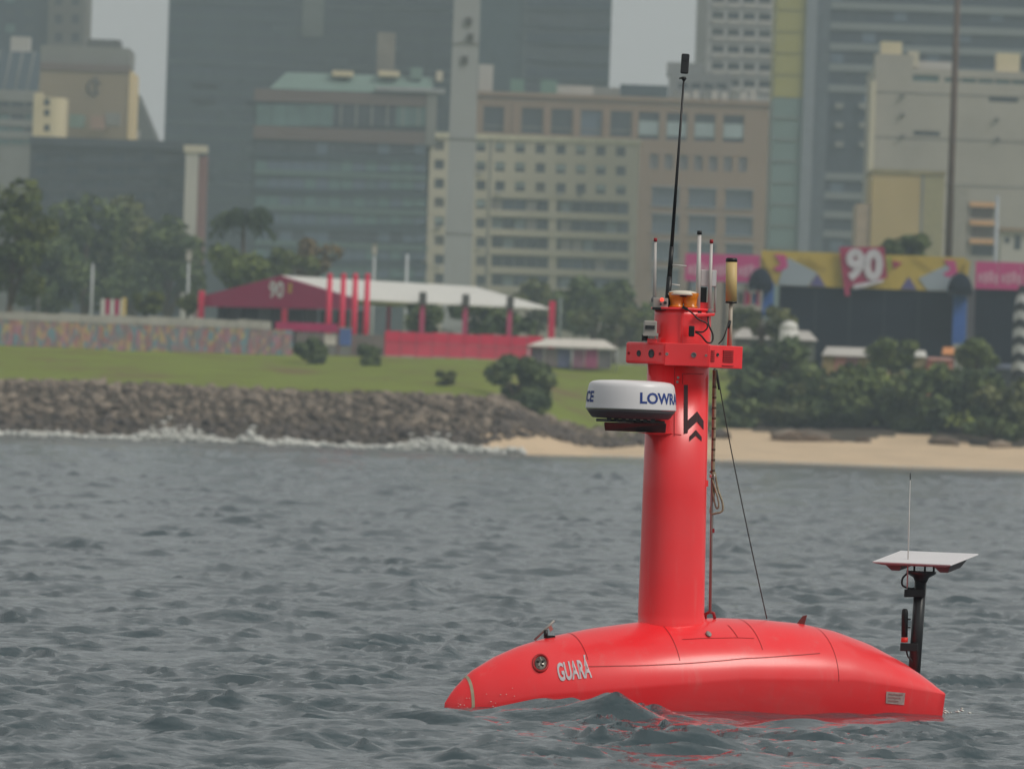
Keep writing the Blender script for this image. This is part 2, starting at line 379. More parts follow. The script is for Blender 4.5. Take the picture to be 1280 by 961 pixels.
# --- low dark block on the left
b = Bld('low_dark_block', 'wide low dark office block behind the tree mass with flat roof', 38, 240, 178, 1300, 25)
ops = [b.rect(44 + i*19, py-5, 61 + i*19, py+5) for i in range(10) for py in (197, 213, 229, 245)]
b.wall(mat('dark_cladding', (42, 48, 58), .6, .1, .1), ops, .3); b.panes(ops, [SLATE, GL_D], .3)
b.box('parapet', mat('grey_fascia', (56, 62, 72), .6), 37, 174, 241, 184, -.5, .4)
x0, z0, x1, z1 = b.rect(232, 190, 248, 280); MB().box((x0, -4, -1), (x1, -1, z1)).build('stair_tower', WHITE_W, b.o)
x0, z0, x1, z1 = b.rect(248.3, 196, 259, 280); MB().box((x0, -3.5, -1), (x1, -1, z1)).build('stair_panel', mat('maroon_panel', (122, 82, 78), .7), b.o)
b.box('stair_cap', CREAM, 231, 183, 260, 192, -4.2, -.9)
# --- big dark glass tower
b = Bld('glass_tower', 'huge dark blue glass tower filling the sky behind the office with brown bands', 210, 598, -300, 1650, 40, ztop=118)
b.wall(SLATE)
k = FPX / 1650
for i, py in enumerate(range(-12, 260, 19)):
    x0, z0, x1, z1 = b.rect(208, py-3, 596, py+3); MB().box((.0, -.22, z0), (b.w, .1, z1)).build('floor_band', SLATE_L if i % 4 == 1 else SLATE_G, b.o)
for i in range(13):
    px = 208 + 388*i/12.; x, _ = b.p(px, 100); MB().box((i*b.w/12-.12, -.3, 0), (i*b.w/12+.12, .1, b.h)).build('mullion', SLATE_G, b.o)
x0, z0, x1, z1 = b.rect(379, -30, 405, 46); MB().box((x0, -.8, z0), (x1, -.35, b.h)).build('facade_panel', mat('muted_panel', (98, 104, 102), .7, .15, .2), b.o)
r = random.Random(3)
for i in range(60):
    fx, fz = r.randrange(1, 11), r.randrange(3, 14); z0 = b.rect(208, -12+fz*19-16, 300, -12+fz*19-3)
    MB().box((fx*b.w/12+.15, -.08, z0[1]), ((fx+1)*b.w/12-.15, .06, z0[3])).build('window', r.choice([SLATE_G, SLATE_L, SLATE]), b.o)
# --- banded dark tower
b = Bld('banded_tower', 'dark grey tower with faint horizontal bands beside open sky', 598, 763, -300, 1600, 35, ztop=116)
xm = b.p(655, 50)[0]
b.wall(SLATE_G, x1=xm, name='glass_wing', y=.6); b.wall(mat('grey_blue_cladding', (56, 66, 74), .6, .1, .1), x0=xm+.02)
for i, py in enumerate(range(-18, 120, 22)):
    x0, z0, x1, z1 = b.rect(660, py-5, 762, py+5); MB().box((xm+.6, -.1, z0), (b.w-.4, .05, z1)).build('window_band', SLATE if i % 2 else GL_D, b.o)
    x0, z0, x1, z1 = b.rect(660, py+6, 762, py+9); MB().box((xm+.3, -.4, z0), (b.w-.1, .05, z1)).build('ledge', SLATE_L, b.o)
# --- blue green office with brown bands
b = Bld('glass_office', 'blue green glass office with two brown bands and green roof', 318, 540, 114, 1380, 30)
b.wall(mat('dark_office_core', (58, 70, 76), .6))
BRN = mat('brown_band', (104, 90, 86), .8, .06, .1)
b.box('cornice_band', BRN, 318, 115, 535, 130, -.6, .4); b.box('middle_band', BRN, 317, 161, 534, 177, -.6, .4)
b.box('end_pier', CONC, 533, 112, 545, 182, -.8, 6)
x0, z0, x1, z1 = b.rect(345, 92, 540, 114)
MB().hexa([(x0-1,0,b.h),(x1,0,b.h),(x1,20,b.h),(x0-1,20,b.h),(x0+1.5,5,z1),(x1,5,z1),(x1,18,z1),(x0+1.5,18,z1)]).build('roof', ROOFG, b.o)
b.box('roof_edge', mat('pale_metal_edge', (150, 152, 156), .5), 470, 110, 556, 115, -1.2, 3)
for px in (428, 486): b.box('roof_light', mat('cream_plaster', (0,0,0)), px-13, 88, px+13, 95, 2, 6)
b.box('lift_shaft', mat('mottled_shaft', (122, 116, 108), .8, .2, .3), 470, 38, 492, 100, 8, 12)
b.box('roof_tank', ROOFG, 513, 84, 527, 98, 3, 7); b.box('water_tank', CREAM, 545, 88, 553, 100, 3, 7)
r = random.Random(8)
for i in range(11):          # top storey
    px0 = 320 + i*19.4; dark = 5 <= i <= 8
    q = b.rect(px0+.5, 131, px0+18.8, 158); MB().box((q[0], -.35, q[1]), (q[2], -.1, q[3])).build('window', GL_D if dark else GL_T, b.o)
    if dark or i > 8:
        q = b.rect(px0+8, 131, px0+10, 158); MB().box((q[0], -.45, q[1]), (q[2], -.1, q[3])).build('mullion', CONC, b.o)
for f in range(8):
    py = 184 + f*22.0
    b.box('spandrel', [SLATE_L, mat('teal_spandrel', (84, 104, 102), .5)][f % 2], 318, py+9, 534, py+16, -.55, .2)
    for i in range(14):
        px0 = 319 + i*15.3
        q = b.rect(px0+.6, py-5, px0+14.7, py+8.5); m = r.choice([GL_T, GL_T, GL_B, GL_B, mat('office_glass_mid', (78, 98, 104), .2, .2, .3, .5)]) if f not in (0, 5) else r.choice([GL_D, GL_D, GL_B])
        o = link('window', PANE(m), m, b.o, ((q[0]+q[2])/2, -.25, (q[1]+q[3])/2)); o.scale = (q[2]-q[0], 1, q[3]-q[1])
# --- pale slender pylon
p0, p1 = W(571, 365, 1000), W(583, -120, 1000)
pyl = empty('concrete_pylon', (p0.x, 1000, ZG), 'tall slender pale concrete pylon standing in front of the cream hotel', 'pylon')
hw0, hw1, hz = 1.62, 1.42, 78
MB().hexa([(-hw0,-1.6,-1),(hw0,-1.6,-1),(hw0,1.6,-1),(-hw0,1.6,-1),(-hw1,-1.4,hz),(hw1,-1.4,hz),(hw1,1.4,hz),(-hw1,1.4,hz)]).build('shaft', mat('pale_concrete', (158, 160, 162), .85, .06, .15, .2), pyl)
for px, py in ((586, 28), (588, 48), (581, 76)):
    v = W(px, py, 1000); MB().box((v.x-p0.x-.35, -1.75, v.z-ZG-.45), (v.x-p0.x+.35, -1.3, v.z-ZG+.45)).build('vent', CONC_D, pyl)
for k in range(6): MB().box((-hw0-.02, -1.63, 6+k*11), (hw0+.02, -1.4, 6.12+k*11)).build('joint_ring', CONC, pyl)
# --- cream hotel
b = Bld('cream_hotel', 'cream hotel with square windows above rows of recessed balconies', 532, 800, 172, 1380, 22)
DY = 23.7
cols = [601, 625, 650, 675.5, 701, 726, 751, 776]; sl = .0345
ops = []; wins = []
for c in cols:
    for rw in range(3): wins.append(b.rect(c-6, 187+rw*24+(c-700)*sl-6, c+6, 187+rw*24+(c-700)*sl+6))
for rw in range(8):
    if rw > 2: wins.append(b.rect(601-6, 184+rw*DY-6, 601+6, 184+rw*DY+6))
    wins.append(b.rect(549-6, 182+rw*DY-6, 549+6, 182+rw*DY+6)); wins.append(b.rect(575-6, 182+rw*DY-6, 575+6, 182+rw*DY+6))
log = [b.rect(614, 250+rw*DY, 786, 267+rw*DY) for rw in range(5)]
b.wall(CREAM, wins + [(*q, 1.6) for q in log], .4)
b.panes(wins, [GL_D, GL_D, mat('curtained_glass', (92, 90, 88), .4, .3, .5)], .4, seed=4)
r = random.Random(5); LOGB = mat('loggia_back', (104, 108, 110), .7, .1, .3)
for q in log:
    MB().box((q[0], 1.6, q[1]), (q[2], 1.68, q[3])).build('loggia_back_wall', LOGB, b.o)
    n = 12; wd = (q[2]-q[0])/n
    for i in range(n):
        if i in (5,): MB().box((q[0]+i*wd, .1, q[1]), (q[0]+(i+.7)*wd, 1.59, q[3])).build('partition', CREAM, b.o); continue
        m = r.choice([GL_D, GL_D, GL_B, GL_L, WHITE_W])
        o = link('balcony_door', PANE(m), m, b.o, (q[0]+(i+.5)*wd, 1.5, (q[1]+q[3])/2 - .1)); o.scale = (wd*.85, 1, (q[3]-q[1])*.85)
    MB().box((q[0]-.3, -.25, q[1]-.8), (q[2]+.3, .0-.004, q[1]+.25)).build('balcony_front', CREAM, b.o)
MB().box((b.p(610, 300)[0]-.25, -.12, -1), (b.p(610, 300)[0]+.05, -.006, b.h)).build('downpipe', CONC, b.o)
MB().box((-.2, -.3, b.h-.5), (b.w+.2, 22.2, b.h+.25)).build('parapet', mat('pale_cream_coping', (206, 198, 172), .8), b.o)
rr5 = random.Random(15)
for q in wins:
    if rr5.random() < .35: MB().box((q[0]+.2, -.35, q[1]-.55), (q[0]+.95, -.01, q[1]-.05)).build('air_unit', CONC if rr5.random() < .5 else WHITE_W, b.o)
    if rr5.random() < .3: MB().box((q[0]+.05, .3, q[1]+(q[3]-q[1])*rr5.uniform(.3, .7)), (q[2]-.05, .36, q[3]-.02)).build('blind', GL_L, b.o)
# --- brown stone building behind the hotel
b = Bld('brown_stone_block', 'brown stone block behind the hotel with wide top windows and blue casements', 596, 970, 122, 1430, 30)
sl = .036
def row(px0, px1, y0, y1): 
    c = (px0+px1)/2; d = (c-780)*sl; return b.rect(px0, y0+d, px1, y1+d)
top_d = [row(x, x+26, 139, 171) for x in (604, 652, 689, 726, 763)]
top_l = [row(x, x+26, 139, 173) for x in (798, 833, 868, 904)]
small = [row(812+i*18.5, 823+i*18.5, 191, 210) for i in range(7)]
blue = [row(x, x+34, y, y+23) for x in (815, 861, 907) for y in (232, 266, 300, 334)]
b.wall(BROWN, top_d + top_l + small + blue, .45)
b.panes(top_d, [GL_D, GL_B], .45, seed=2); b.panes(small, [mat('mauve_glass', (110, 108, 112), .4, .2, .4)], .45); b.panes(blue, [GL_B], .45)
for q in top_l:
    b.panes([q], [GL_D], .45); MB().box((q[0]+.1, .2, q[1]+.7), (q[2]-.1, .3, q[1]+3.0)).build('blind', GL_L, b.o)
for q in blue:
    for z in (q[1]-.12, q[3]): MB().box((q[0]-.2, -.25, z), (q[2]+.2, -.003, z+.14)).build('sill', mat('blue_grey_trim', (150, 160, 172), .6), b.o)
    for i in (1, 2, 3, 4): x = q[0] + (q[2]-q[0])*i/5; MB().box((x-.06, .3, q[1]), (x+.06, .42, q[3])).build('mullion', CONC, b.o)
for q in top_d:
    MB().box((q[0], .3, q[1]+.9), (q[2], .42, q[1]+1.05)).build('transom', CONC, b.o)
for px in (644, 683, 720, 757, 794): 
    q = row(px-2, px+2, 136, 175); MB().box((q[0], -.18, q[1]), (q[2], -.003, q[3])).build('pier', mat('warm_pier', (152, 126, 106), .8), b.o)
MB().box((-.3, -.4, b.h-.5), (b.w+.3, 30.2, b.h+.2)).build('cornice', BROWN, b.o)
def roofbox(name, m, x0, y0, x1, y1, ya, yb):
    q = b.rect(x0, y0, x1, y1); MB().box((q[0], ya, b.h+.2), (q[2], yb, q[3])).build(name, m, b.o)
GT = mat('green_tank', (92, 126, 112), .6)
roofbox('roof_tank', GT, 638, 98, 655, 116, 4, 7); roofbox('roof_tank', GT, 676, 99, 696, 117, 4, 8)
roofbox('roof_plant', WHITE_W, 598, 80, 616, 115, 3, 8); roofbox('roof_plant', WHITE_W, 696, 106, 742, 117, 5, 9); roofbox('roof_plant', CONC, 742, 108, 775, 118, 5, 9)
roofbox('roof_plant', SLATE_L, 776, 104, 836, 119, 8, 12)
for i in range(9): 
    x = 846 + i*12; roofbox('air_unit', WHITE_W if i % 3 else CONC, x-4, 113+(i % 2)*2, x+4, 124, 1, 3)
# --- low white rooftop house
b = Bld('white_low_house', 'low white building stepped in front of the balconied white tower', 838, 915, 92, 1475, 14)
b.wall(mat('chalk_render', (172, 172, 170), .85, .06, .1)); b.box('upper_storey', mat('chalk_render', (0,0,0)), 835, 78, 880, 94, 2, 12)
b.panes([b.rect(848+i*16, 104, 860+i*16, 111) for i in range(4)], [GL_D], -.05)
# --- white tower with balconies
b = Bld('balcony_tower', 'white apartment tower with stacked balconies beside the yellow and teal strip', 876, 972, -300, 1520, 25, ztop=112)
ops = [b.rect(890+i*19.5, py-5+i*.7, 905+i*19.5, py+4.5+i*.7) for i in range(4) for py in range(-22, 125, 21)]
b.wall(mat('chalk_render', (0,0,0)), ops, .9); b.panes(ops, [GL_D, mat('mid_grey_glass', (88, 92, 92), .3), GL_D], .9, seed=9)  # panes picked at random from dark and mid grey glass
for q in ops: MB().box((q[0]+.1, -.3, q[1]-.8), (q[2]+.3, -.004, q[1]+.1)).build('balcony_front', WHITE_W, b.o)
q = b.rect(876, 0, 886, 10); MB().box((q[0]-.6, -.9, -1), (q[2]-.2, 4, b.h)).build('corner_pier', CONC, b.o)
# --- yellow and teal strip tower
b = Bld('strip_tower', 'narrow tower with mustard yellow cladding above pale teal glass', 970, 1037, -300, 1350, 24, ztop=100)
zs = b.p(985, 122)[1]; xa = b.p(1004, 122)[0]; xb = b.p(1018, 122)[0]
MB().box((0, 0, -1), (xa, 24, zs-.02)).build('glass_shaft', mat('pale_teal_cladding', (106, 126, 124), .4, .08, .1), b.o)
MB().box((0, -.1, zs), (xa, 24, b.h)).build('yellow_cladding', mat('mustard_panel', (152, 146, 78), .6, .06, .1), b.o)
MB().box((xa+.02, -.6, -1), (xb, 24, b.h)).build('grey_fin', mat('blue_grey_panel', (120, 126, 136), .6), b.o)
MB().box((xb+.02, .4, -1), (b.w, 24, b.h)).build('dark_fin', mat('deep_grey_panel', (82, 90, 100), .6), b.o)
for i, py in enumerate(range(-14, 318, 27)):
    q = b.rect(971, py-.9, 1003, py+.9); z = (q[1]+q[3])/2
    if abs(z - zs) > .5: MB().box((.1, -.2, z-.09), (xa-.1, -.102 if z > zs else -.003, z+.09)).build('panel_joint', CONC if z < zs else mat('olive_joint', (120, 116, 66), .6), b.o)
# --- dark banded block on the right
b = Bld('striped_block', 'dark office block with pale horizontal bands behind the grey warehouse', 1036, 1300, -300, 1450, 35, ztop=108)
b.wall(mat('ink_cladding', (44, 54, 68), .5, .1, .1))
for i, py in enumerate([-18, 8, 34, 60, 86, 112, 222, 246, 270, 294]):
    q = b.rect(1036, py-4.5, 1130, py+4.5); MB().box((.2, -.5, q[1]), (b.w, .05, q[3])).build('balcony_band', mat('grey_band', (116, 122, 124), .7, .08, .1), b.o)
    for j in range(12):
        if (i*5+j) % 3 == 0: q2 = b.rect(1038+j*20, py+7, 1054+j*20, py+19); MB().box((q2[0], -.12, q2[1]), (q2[2], .02, q2[3])).build('window', GL_D if j % 2 else GL_B, b.o)
for py in (133, 157, 181):
    for px in (1049, 1079): b.box('air_unit', CONC, px-5, py-4, px+5, py+3, -.8, .02)
# --- big pale warehouse like block
b = Bld('pale_blank_block', 'big weathered white block with blank wall and narrow dark slots', 1094, 1310, 88, 1250, 30)
slots = [b.rect(1142, 164, 1175, 170), b.rect(1236, 121, 1273, 128)]
strip = [b.rect(1141, 93.5, 1174, 102)] + [b.rect(1181+i*21, 97+i*.7, 1200+i*21, 103+i*.7) for i in range(6)]
b.wall(mat('stained_white_render', (162, 156, 148), .85, .12, .12, .2), slots + strip, .4)
b.panes(slots, [GL_D], .4); b.panes(strip, [GL_T], .4)
for py in (119, 175, 232, 290): q = b.rect(1094, py-.6, 1300, py+.6); MB().box((.05, -.05, q[1]), (b.w, .02, q[3])).build('wall_joint', CONC_D, b.o)
b.box('tank_house', mat('cream_plaster', (0,0,0)), 1102, 52, 1128, 70, 1, 5); q = b.rect(1095, 68, 1142, 90); MB().box((0, .15, b.h), (q[2]-q[0], 6, q[3])).build('stair_head', mat('stained_white_render', (0,0,0)), b.o)
b.box('roof_house', WHITE_W, 1143, 76, 1192, 88, 3, 10); b.box('lift_house', mat('cream_plaster', (0,0,0)), 1247, 66, 1276, 92, 2, 7); b.box('roof_box', CREAM, 1136, 64, 1149, 84, .5, 3)
q = b.rect(1208, 95, 1250, 101)
for px, py in ((1128, 121), (1128, 144), (1128, 171), (1246, 150), (1247, 174)): b.box('air_unit', CONC_D, px-2.5, py-2, px+2.5, py+1.5, -.5, -.06)
MB().box((-.5, -.4, -1), (.25, 3, b.h-2)).build('end_pier', CREAM, b.o)
# --- ochre block
b = Bld('ochre_block', 'plain ochre yellow walled block below the pale blank block', 1091, 1181, 215, 1150, 18)
b.wall(YELLOW); q = b.rect(1150, 210, 1154, 330); MB().box((q[0], -.05, -1), (q[2], .02, b.h)).build('drain_pipe', CONC, b.o)
MB().box((q[2]+.1, -.03, -1), (b.w-.05, .02, b.h-.4)).build('side_wing_wall', mat('olive_render', (150, 142, 106), .85), b.o)
MB().box((-.15, -.2, b.h-.3), (b.w+.15, 18, b.h+.25)).build('coping', mat('mossy_coping', (140, 128, 92), .9, .3, .5), b.o)
MB().box((-1.9, .3, -1), (-.02, 14, b.rect(1080, 255, 1090, 256)[3])).build('annexe', mat('peach_render', (164, 144, 124), .85), b.o)
# --- small balconied houses at the right
b = Bld('orange_balcony_house', 'small house with orange balcony slabs beside the tall brown pole', 1190, 1247, 252, 1180, 12)
ops = [b.rect(1214, y, 1242, y+14) for y in (259, 283, 306)] + [b.rect(1194, y, 1206, y+12) for y in (238, 262, 290, 312)]
b.wall(mat('grey_plaster', (150, 146, 138), .85), [o for o in ops if o[3] < b.h-.1], .8); b.panes([o for o in ops if o[3] < b.h-.1], [mat('brown_glass', (112, 100, 88), .4), GL_D], .8)
for y in (256, 279, 302): b.box('balcony_slab', mat('orange_plaster', (206, 160, 112), .8), 1212, y-3, 1247, y+3, -.8, -.01)
b.box('stair_tower', mat('grey_plaster', (0,0,0)), 1192, 236, 1208, 330, -.6, 3)
b = Bld('white_kiosk_house', 'small pale house with brown window at the end of the pink banner', 1252, 1300, 290, 1120, 10)
b.wall(WHITE_W); b.panes([b.rect(1256, 297, 1262, 304), b.rect(1268, 294, 1276, 312)], [GL_D, YELLOW], -.05); b.box('eave', BROWN, 1250, 285, 1302, 290, -.6, 8)

# ------------------------------------------------------------------ poles
def pole(name, label, px, ytop, Y, rad, m, cat='pole', group=None, zt=None, head=None):
    v = W(px, ytop, Y); g = float(ground_h(v.x, Y)); h = (zt if zt else v.z) - g
    o = empty(name, (v.x, Y, g), label, cat, group)
    MB().tube([(0, 0, -.3), (0, 0, h)], [rad, rad*.75], 10).build('shaft', m, o)
    MB().lathe([(rad*1.9, -.1), (rad*1.9, .12), (rad*1.1, .2)], n=10).build('base_plate', CONC, o)
    if head == 'lamp':
        MB().box((-.22, -.2, h), (.22, .2, h+.9)).build('lamp_head', WHITE_W, o); MB().box((-.3, -.3, h+.9), (.3, .3, h+1.0)).build('lamp_cap', CONC, o)
    if head == 'flood':
        for s_ in (-1, 1): MB().box((s_*.5-.35, -.2, h-.1), (s_*.5+.35, .2, h+.3)).build('lamp_head', CONC, o)
    return o
pole('tall_mast_pole', 'very tall brown steel pole in front of the pale blank block', 1188, 250, 760, .34, mat('rusty_brown_steel', (92, 78, 70), .7, .2, .6), zt=52, head='flood')
STEEL = mat('pale_galvanised_steel', (176, 180, 182), .5)
pole('lamp_post', 'pale lamp post standing between tree mass and painted hoarding', 116, 330, 720, .13, STEEL, 'lamp post')
pole('lamp_post', 'pale lamp post with box head beside the palm', 236, 326, 720, .13, STEEL, 'lamp post', head='lamp')
pole('lamp_post', 'pale lamp post with box head behind the four red posts', 468, 318, 780, .15, STEEL, 'lamp post', head='lamp')
pole('lamp_post', 'plain pale lamp post between pylon and the four red posts', 509, 318, 780, .17, STEEL, 'lamp post')
pole('lamp_post', 'thin grey lamp post at the foot of the leaning leafy tree', 49, 348, 700, .07, CONC, 'lamp post')
pole('lamp_post', 'grey lamp post beside the orange balconied house', 1247, 245, 900, .26, mat('grey_blue_steel', (150, 156, 162), .5), 'lamp post')
pole('lamp_post', 'short grey post between the pavilion and the small white tent', 701, 372, 740, .16, mat('dull_grey_steel', (110, 120, 116), .5), 'post')

# ------------------------------------------------------------------ trees and shrubs
def leafmat(name, c, c2):
    m = bpy.data.materials.new(name); m.use_nodes = True; n = m.node_tree; b = n.nodes['Principled BSDF']
    tc = n.nodes.new('ShaderNodeTexCoord'); no = n.nodes.new('ShaderNodeTexNoise'); no.inputs['Scale'].default_value = .55; no.inputs['Detail'].default_value = 4
    mx = n.nodes.new('ShaderNodeMix'); mx.data_type = 'RGBA'; mx.inputs['A'].default_value = (*c, 1); mx.inputs['B'].default_value = (*c2, 1)
    mr = n.nodes.new('ShaderNodeMapRange'); mr.inputs['From Min'].default_value = .38; mr.inputs['From Max'].default_value = .62
    n.links.new(tc.outputs['Object'], no.inputs['Vector']); n.links.new(no.outputs['Fac'], mr.inputs['Value']); n.links.new(mr.outputs[0], mx.inputs['Factor'])
    n.links.new(mx.outputs['Result'], b.inputs['Base Color']); b.inputs['Roughness'].default_value = .6; b.inputs['Specular IOR Level'].default_value = .25
    return m
LEAF = leafmat('leaf_mid_green', (.085, .120, .030), (.155, .190, .045))
LEAF_D = leafmat('leaf_deep_green', (.060, .092, .034), (.120, .155, .048))
LEAF_Y = leafmat('leaf_yellow_green', (.080, .110, .024), (.13, .15, .03))
LEAF_O = leafmat('leaf_rusty', (.12, .085, .03), (.17, .11, .035))
LEAF_G = leafmat('leaf_grey_green', (.090, .110, .042), (.150, .160, .055))
BARK = mat('tree_bark', (96, 84, 70), .9, .25, 2.0, .1)
def crown_mesh(rx, ry, rz, nlobe, nleaf, leaf, seed, flat=1.0):
    r = np.random.default_rng(seed); C = []
    while len(C) < nlobe:
        p = r.uniform(-1, 1, 3)
        if .15 < (p**2).sum() < .80: C.append(p * (rx, ry, rz))
    C = np.array(C); L = r.uniform(.30, .55, nlobe) * min(rx, rz*1.3)
    pick = r.integers(0, nlobe, nleaf); dv = r.normal(size=(nleaf, 3)); dv /= np.linalg.norm(dv, axis=1)[:, None]
    P = C[pick] + dv * (L[pick] * r.uniform(.55, 1.06, nleaf)**.6)[:, None] * (1, 1, .8 * flat)
    a = r.normal(size=(nleaf, 3)) * (1, 1, .55); a /= np.linalg.norm(a, axis=1)[:, None]
    bb = np.cross(a, dv + r.normal(size=(nleaf, 3))*.5); bb /= np.linalg.norm(bb, axis=1)[:, None]
    s = leaf * r.uniform(.6, 1.3, nleaf)[:, None]; a = a * s; bb = bb * s * .55
    V = np.stack([P - a, P - bb*.9 + a*.1, P + a, P + bb + a*.1], 1).reshape(-1, 3)
    return npmesh('crown', V, np.arange(len(V)).reshape(-1, 4)), C
def tree(name, label, px0, px1, ytop, ybot, Y, m, seed, trunk=.35, lobes=16, dens=1.0, leaf=None, cat='tree', group=None, lean=0.0, bare=False, yx=None):
    """crown spans px0..px1 and ytop..ybot in the photo at distance Y; the trunk goes down to the ground"""
    k = Y / FPX; c = W((px0+px1)/2, (ytop+ybot)/2, Y); rx = (px1-px0)/2*k*.88; rz = (ybot-ytop)/2*k*.88; ry = rx if yx is None else yx
    bx = c.x + lean; g = float(ground_h(bx, Y)); o = empty(name, (bx, Y, g), label, cat, group)
    lf = leaf or max(.22, min(.5, rx*.13)); n = int(min(14000, dens * 34 * rx * rz / (lf*lf)) ) + 500
    me, C = crown_mesh(rx, ry, rz, lobes, n, lf, seed)
    cz = c.z - g
    link('crown', me, m, o, (c.x-bx, 0, cz))
    t = MB(); h0 = max(.15, cz - rz*.9)
    top = Vector((c.x-bx, 0, cz + rz*.2)); t.tube([(0, 0, -.3), (top.x*.4, 0, h0*.6+.05), tuple(top)], [trunk, trunk*.75, trunk*.25], 8)
    for p in C[:6]: t.tube([(top.x*.6, 0, h0*.8+.05), (top.x*.8+p[0]*.4, p[1]*.4, (h0+cz+p[2])*.5), (c.x-bx+p[0], p[1], cz+p[2])], [trunk*.5, trunk*.35, trunk*.12], 6)
    t.build('trunk', BARK, o)
    return o
G1 = 'trees behind the painted hoarding'
tree('leafy_tree', 'tall loose leafy tree leaning over the end of painted hoarding', -30, 70, 205, 392, 690, LEAF_Y, 1, .35, 22, .7, group=G1, lean=-.6)
tree('broad_tree', 'broad dark tree right behind the plain thin lamp post', 50, 165, 232, 400, 900, LEAF_D, 2, .5, 26, 1., group=G1)
tree('broad_tree', 'tall rounded dark tree below the maroon stair panel', 110, 225, 238, 405, 960, LEAF_G, 3, .5, 26, 1., group=G1)
tree('broad_tree', 'wide grey green tree between stair tower and lamp post with box head', 165, 258, 268, 405, 930, LEAF_D, 4, .5, 24, 1., group=G1)
tree('broad_tree', 'dark low tree filling the gap behind the leaning leafy tree', 10, 110, 285, 405, 850, LEAF_D, 5, .4, 18, 1., group=G1)
tree('broad_tree', 'round bushy tree at the foot of the palm', 240, 338, 310, 370, 770, LEAF, 6, .35, 14, 1., group=G1)
tree('broad_tree', 'low yellowish tree between palm and rusty leaved tree', 310, 400, 312, 350, 830, LEAF_Y, 7, .3, 12, 1., group=G1)
tree('rusty_tree', 'small rusty leaved tree beside the four red posts', 345, 428, 298, 345, 860, LEAF_O, 8, .3, 12, .8)
tree('hedge_bush', 'low yellow green bush behind the hoarding by the yellow flag', 160, 205, 360, 392, 700, LEAF_Y, 9, .12, 9, 1., cat='bush')
tree('hedge_bush', 'small bright bush behind hoarding at the box headed lamp post', 212, 258, 366, 392, 700, LEAF_Y, 10, .12, 8, 1., cat='bush')
G2 = 'trees between the pavilion and the vessel mast'
tree('park_tree', 'broad dark tree in front of the hotel beside the pavilion end', 680, 810, 348, 425, 860, LEAF_D, 11, .4, 18, 1., group=G2)
tree('park_tree', 'grey green tree behind the far end of the pavilion roof', 620, 720, 355, 420, 900, LEAF_G, 12, .35, 14, .9, group=G2)
tree('park_tree', 'yellowish low tree behind the small white tent', 700, 840, 385, 432, 800, LEAF_G, 13, .3, 14, .9, group=G2)
tree('park_tree', 'leafy tree between vessel mast and the stage pink banner', 785, 880, 370, 440, 820, LEAF, 14, .3, 14, .9, group=G2)
tree('park_tree', 'dark small tree standing behind the pavilion seen through it', 470, 700, 368, 425, 725, LEAF_D, 15, .25, 18, 1., group=G2)
G3 = 'round bushes on the grass slope'
tree('round_bush', 'small round bush on grass beside the end of the hoarding', 368, 412, 417, 463, 632, LEAF_D, 16, .10, 10, 1.4, .2, cat='bush', group=G3)
tree('round_bush', 'small round bush on grass below the four red posts', 445, 484, 426, 467, 630, LEAF_D, 17, .10, 10, 1.4, .2, cat='bush', group=G3)
tree('round_bush', 'big dark round bush on top of the rock bank', 600, 698, 443, 524, 592, LEAF_D, 18, .2, 16, 1.5, .24, cat='bush', group=G3)
tree('round_bush', 'low dull bush on the grass edge near the big bush', 534, 572, 460, 484, 596, LEAF_G, 19, .06, 7, 1., .15, cat='bush', group=G3)
tree('rooftop_tree', 'dark dome shaped tree behind the stage front, smaller of two', 1092, 1132, 294, 326, 700, LEAF_D, 20, .2, 12, 1.5, .28, group='trees above the stage')
tree('rooftop_tree', 'larger dark dome shaped tree behind the stage front, of two touching', 1120, 1166, 292, 328, 702, LEAF_D, 21, .2, 12, 1.5, .28, group='trees above the stage')
G4 = 'trees and shrubs above the beach'
tree('shore_tree', 'flat topped tree with leaning trunk above the beach beside the mast', 895, 1040, 428, 508, 618, LEAF_D, 22, .22, 20, 1.1, group=G4, lean=-1.5)
tree('shore_tree', 'wide thin canopy tree under the stage screen by the white dome', 905, 1000, 383, 420, 650, LEAF_G, 23, .2, 14, .8, group=G4)
tree('shore_tree', 'upright leafy tree in front of the big dark screen', 1085, 1146, 412, 468, 640, LEAF, 24, .2, 14, 1., group=G4)
tree('shore_tree', 'leafy tree in front of the blue column of the stage', 1194, 1250, 422, 472, 640, LEAF, 25, .2, 14, 1., group=G4)
for i, (a, c_, t, bt, Y, m, lab) in enumerate([
    (985, 1090, 462, 550, 613, LEAF_D, 'dense shrub beside the flat topped tree above dry branches'), (1040, 1140, 455, 550, 615, LEAF, 'leafy green shrub below the painted huts'),
    (1095, 1200, 462, 552, 612, LEAF_D, 'deep green shrub in the middle of the thicket above the sand'), (1155, 1260, 462, 554, 612, LEAF_D, 'very dark shrub beside the sloping grassy edge'),
    (1210, 1320, 470, 556, 611, LEAF_G, 'grey green shrub at the foot of the striped column'), (1040, 1120, 450, 500, 622, LEAF_Y, 'yellowish shrub at the foot of the awning roof'),
    (940, 1050, 478, 548, 613, LEAF_G, 'thin dull shrub under the flat topped tree'), (1130, 1220, 455, 505, 622, LEAF, 'mid green shrub just below the orange sign'),
    (1195, 1290, 520, 552, 606, LEAF_D, 'low spreading shrub lying on the upper edge of sand'), (885, 965, 495, 545, 611, LEAF_D, 'dark shrub behind the vessel mast at the sand edge')]):
    tree('shore_shrub', lab, a, c_, t, bt, Y, m, 30+i, .1, 14, 1.1, .32, cat='shrub', group=G4)
LEAF_P = leafmat('palm_leaf', (.026, .046, .018), (.045, .070, .022))
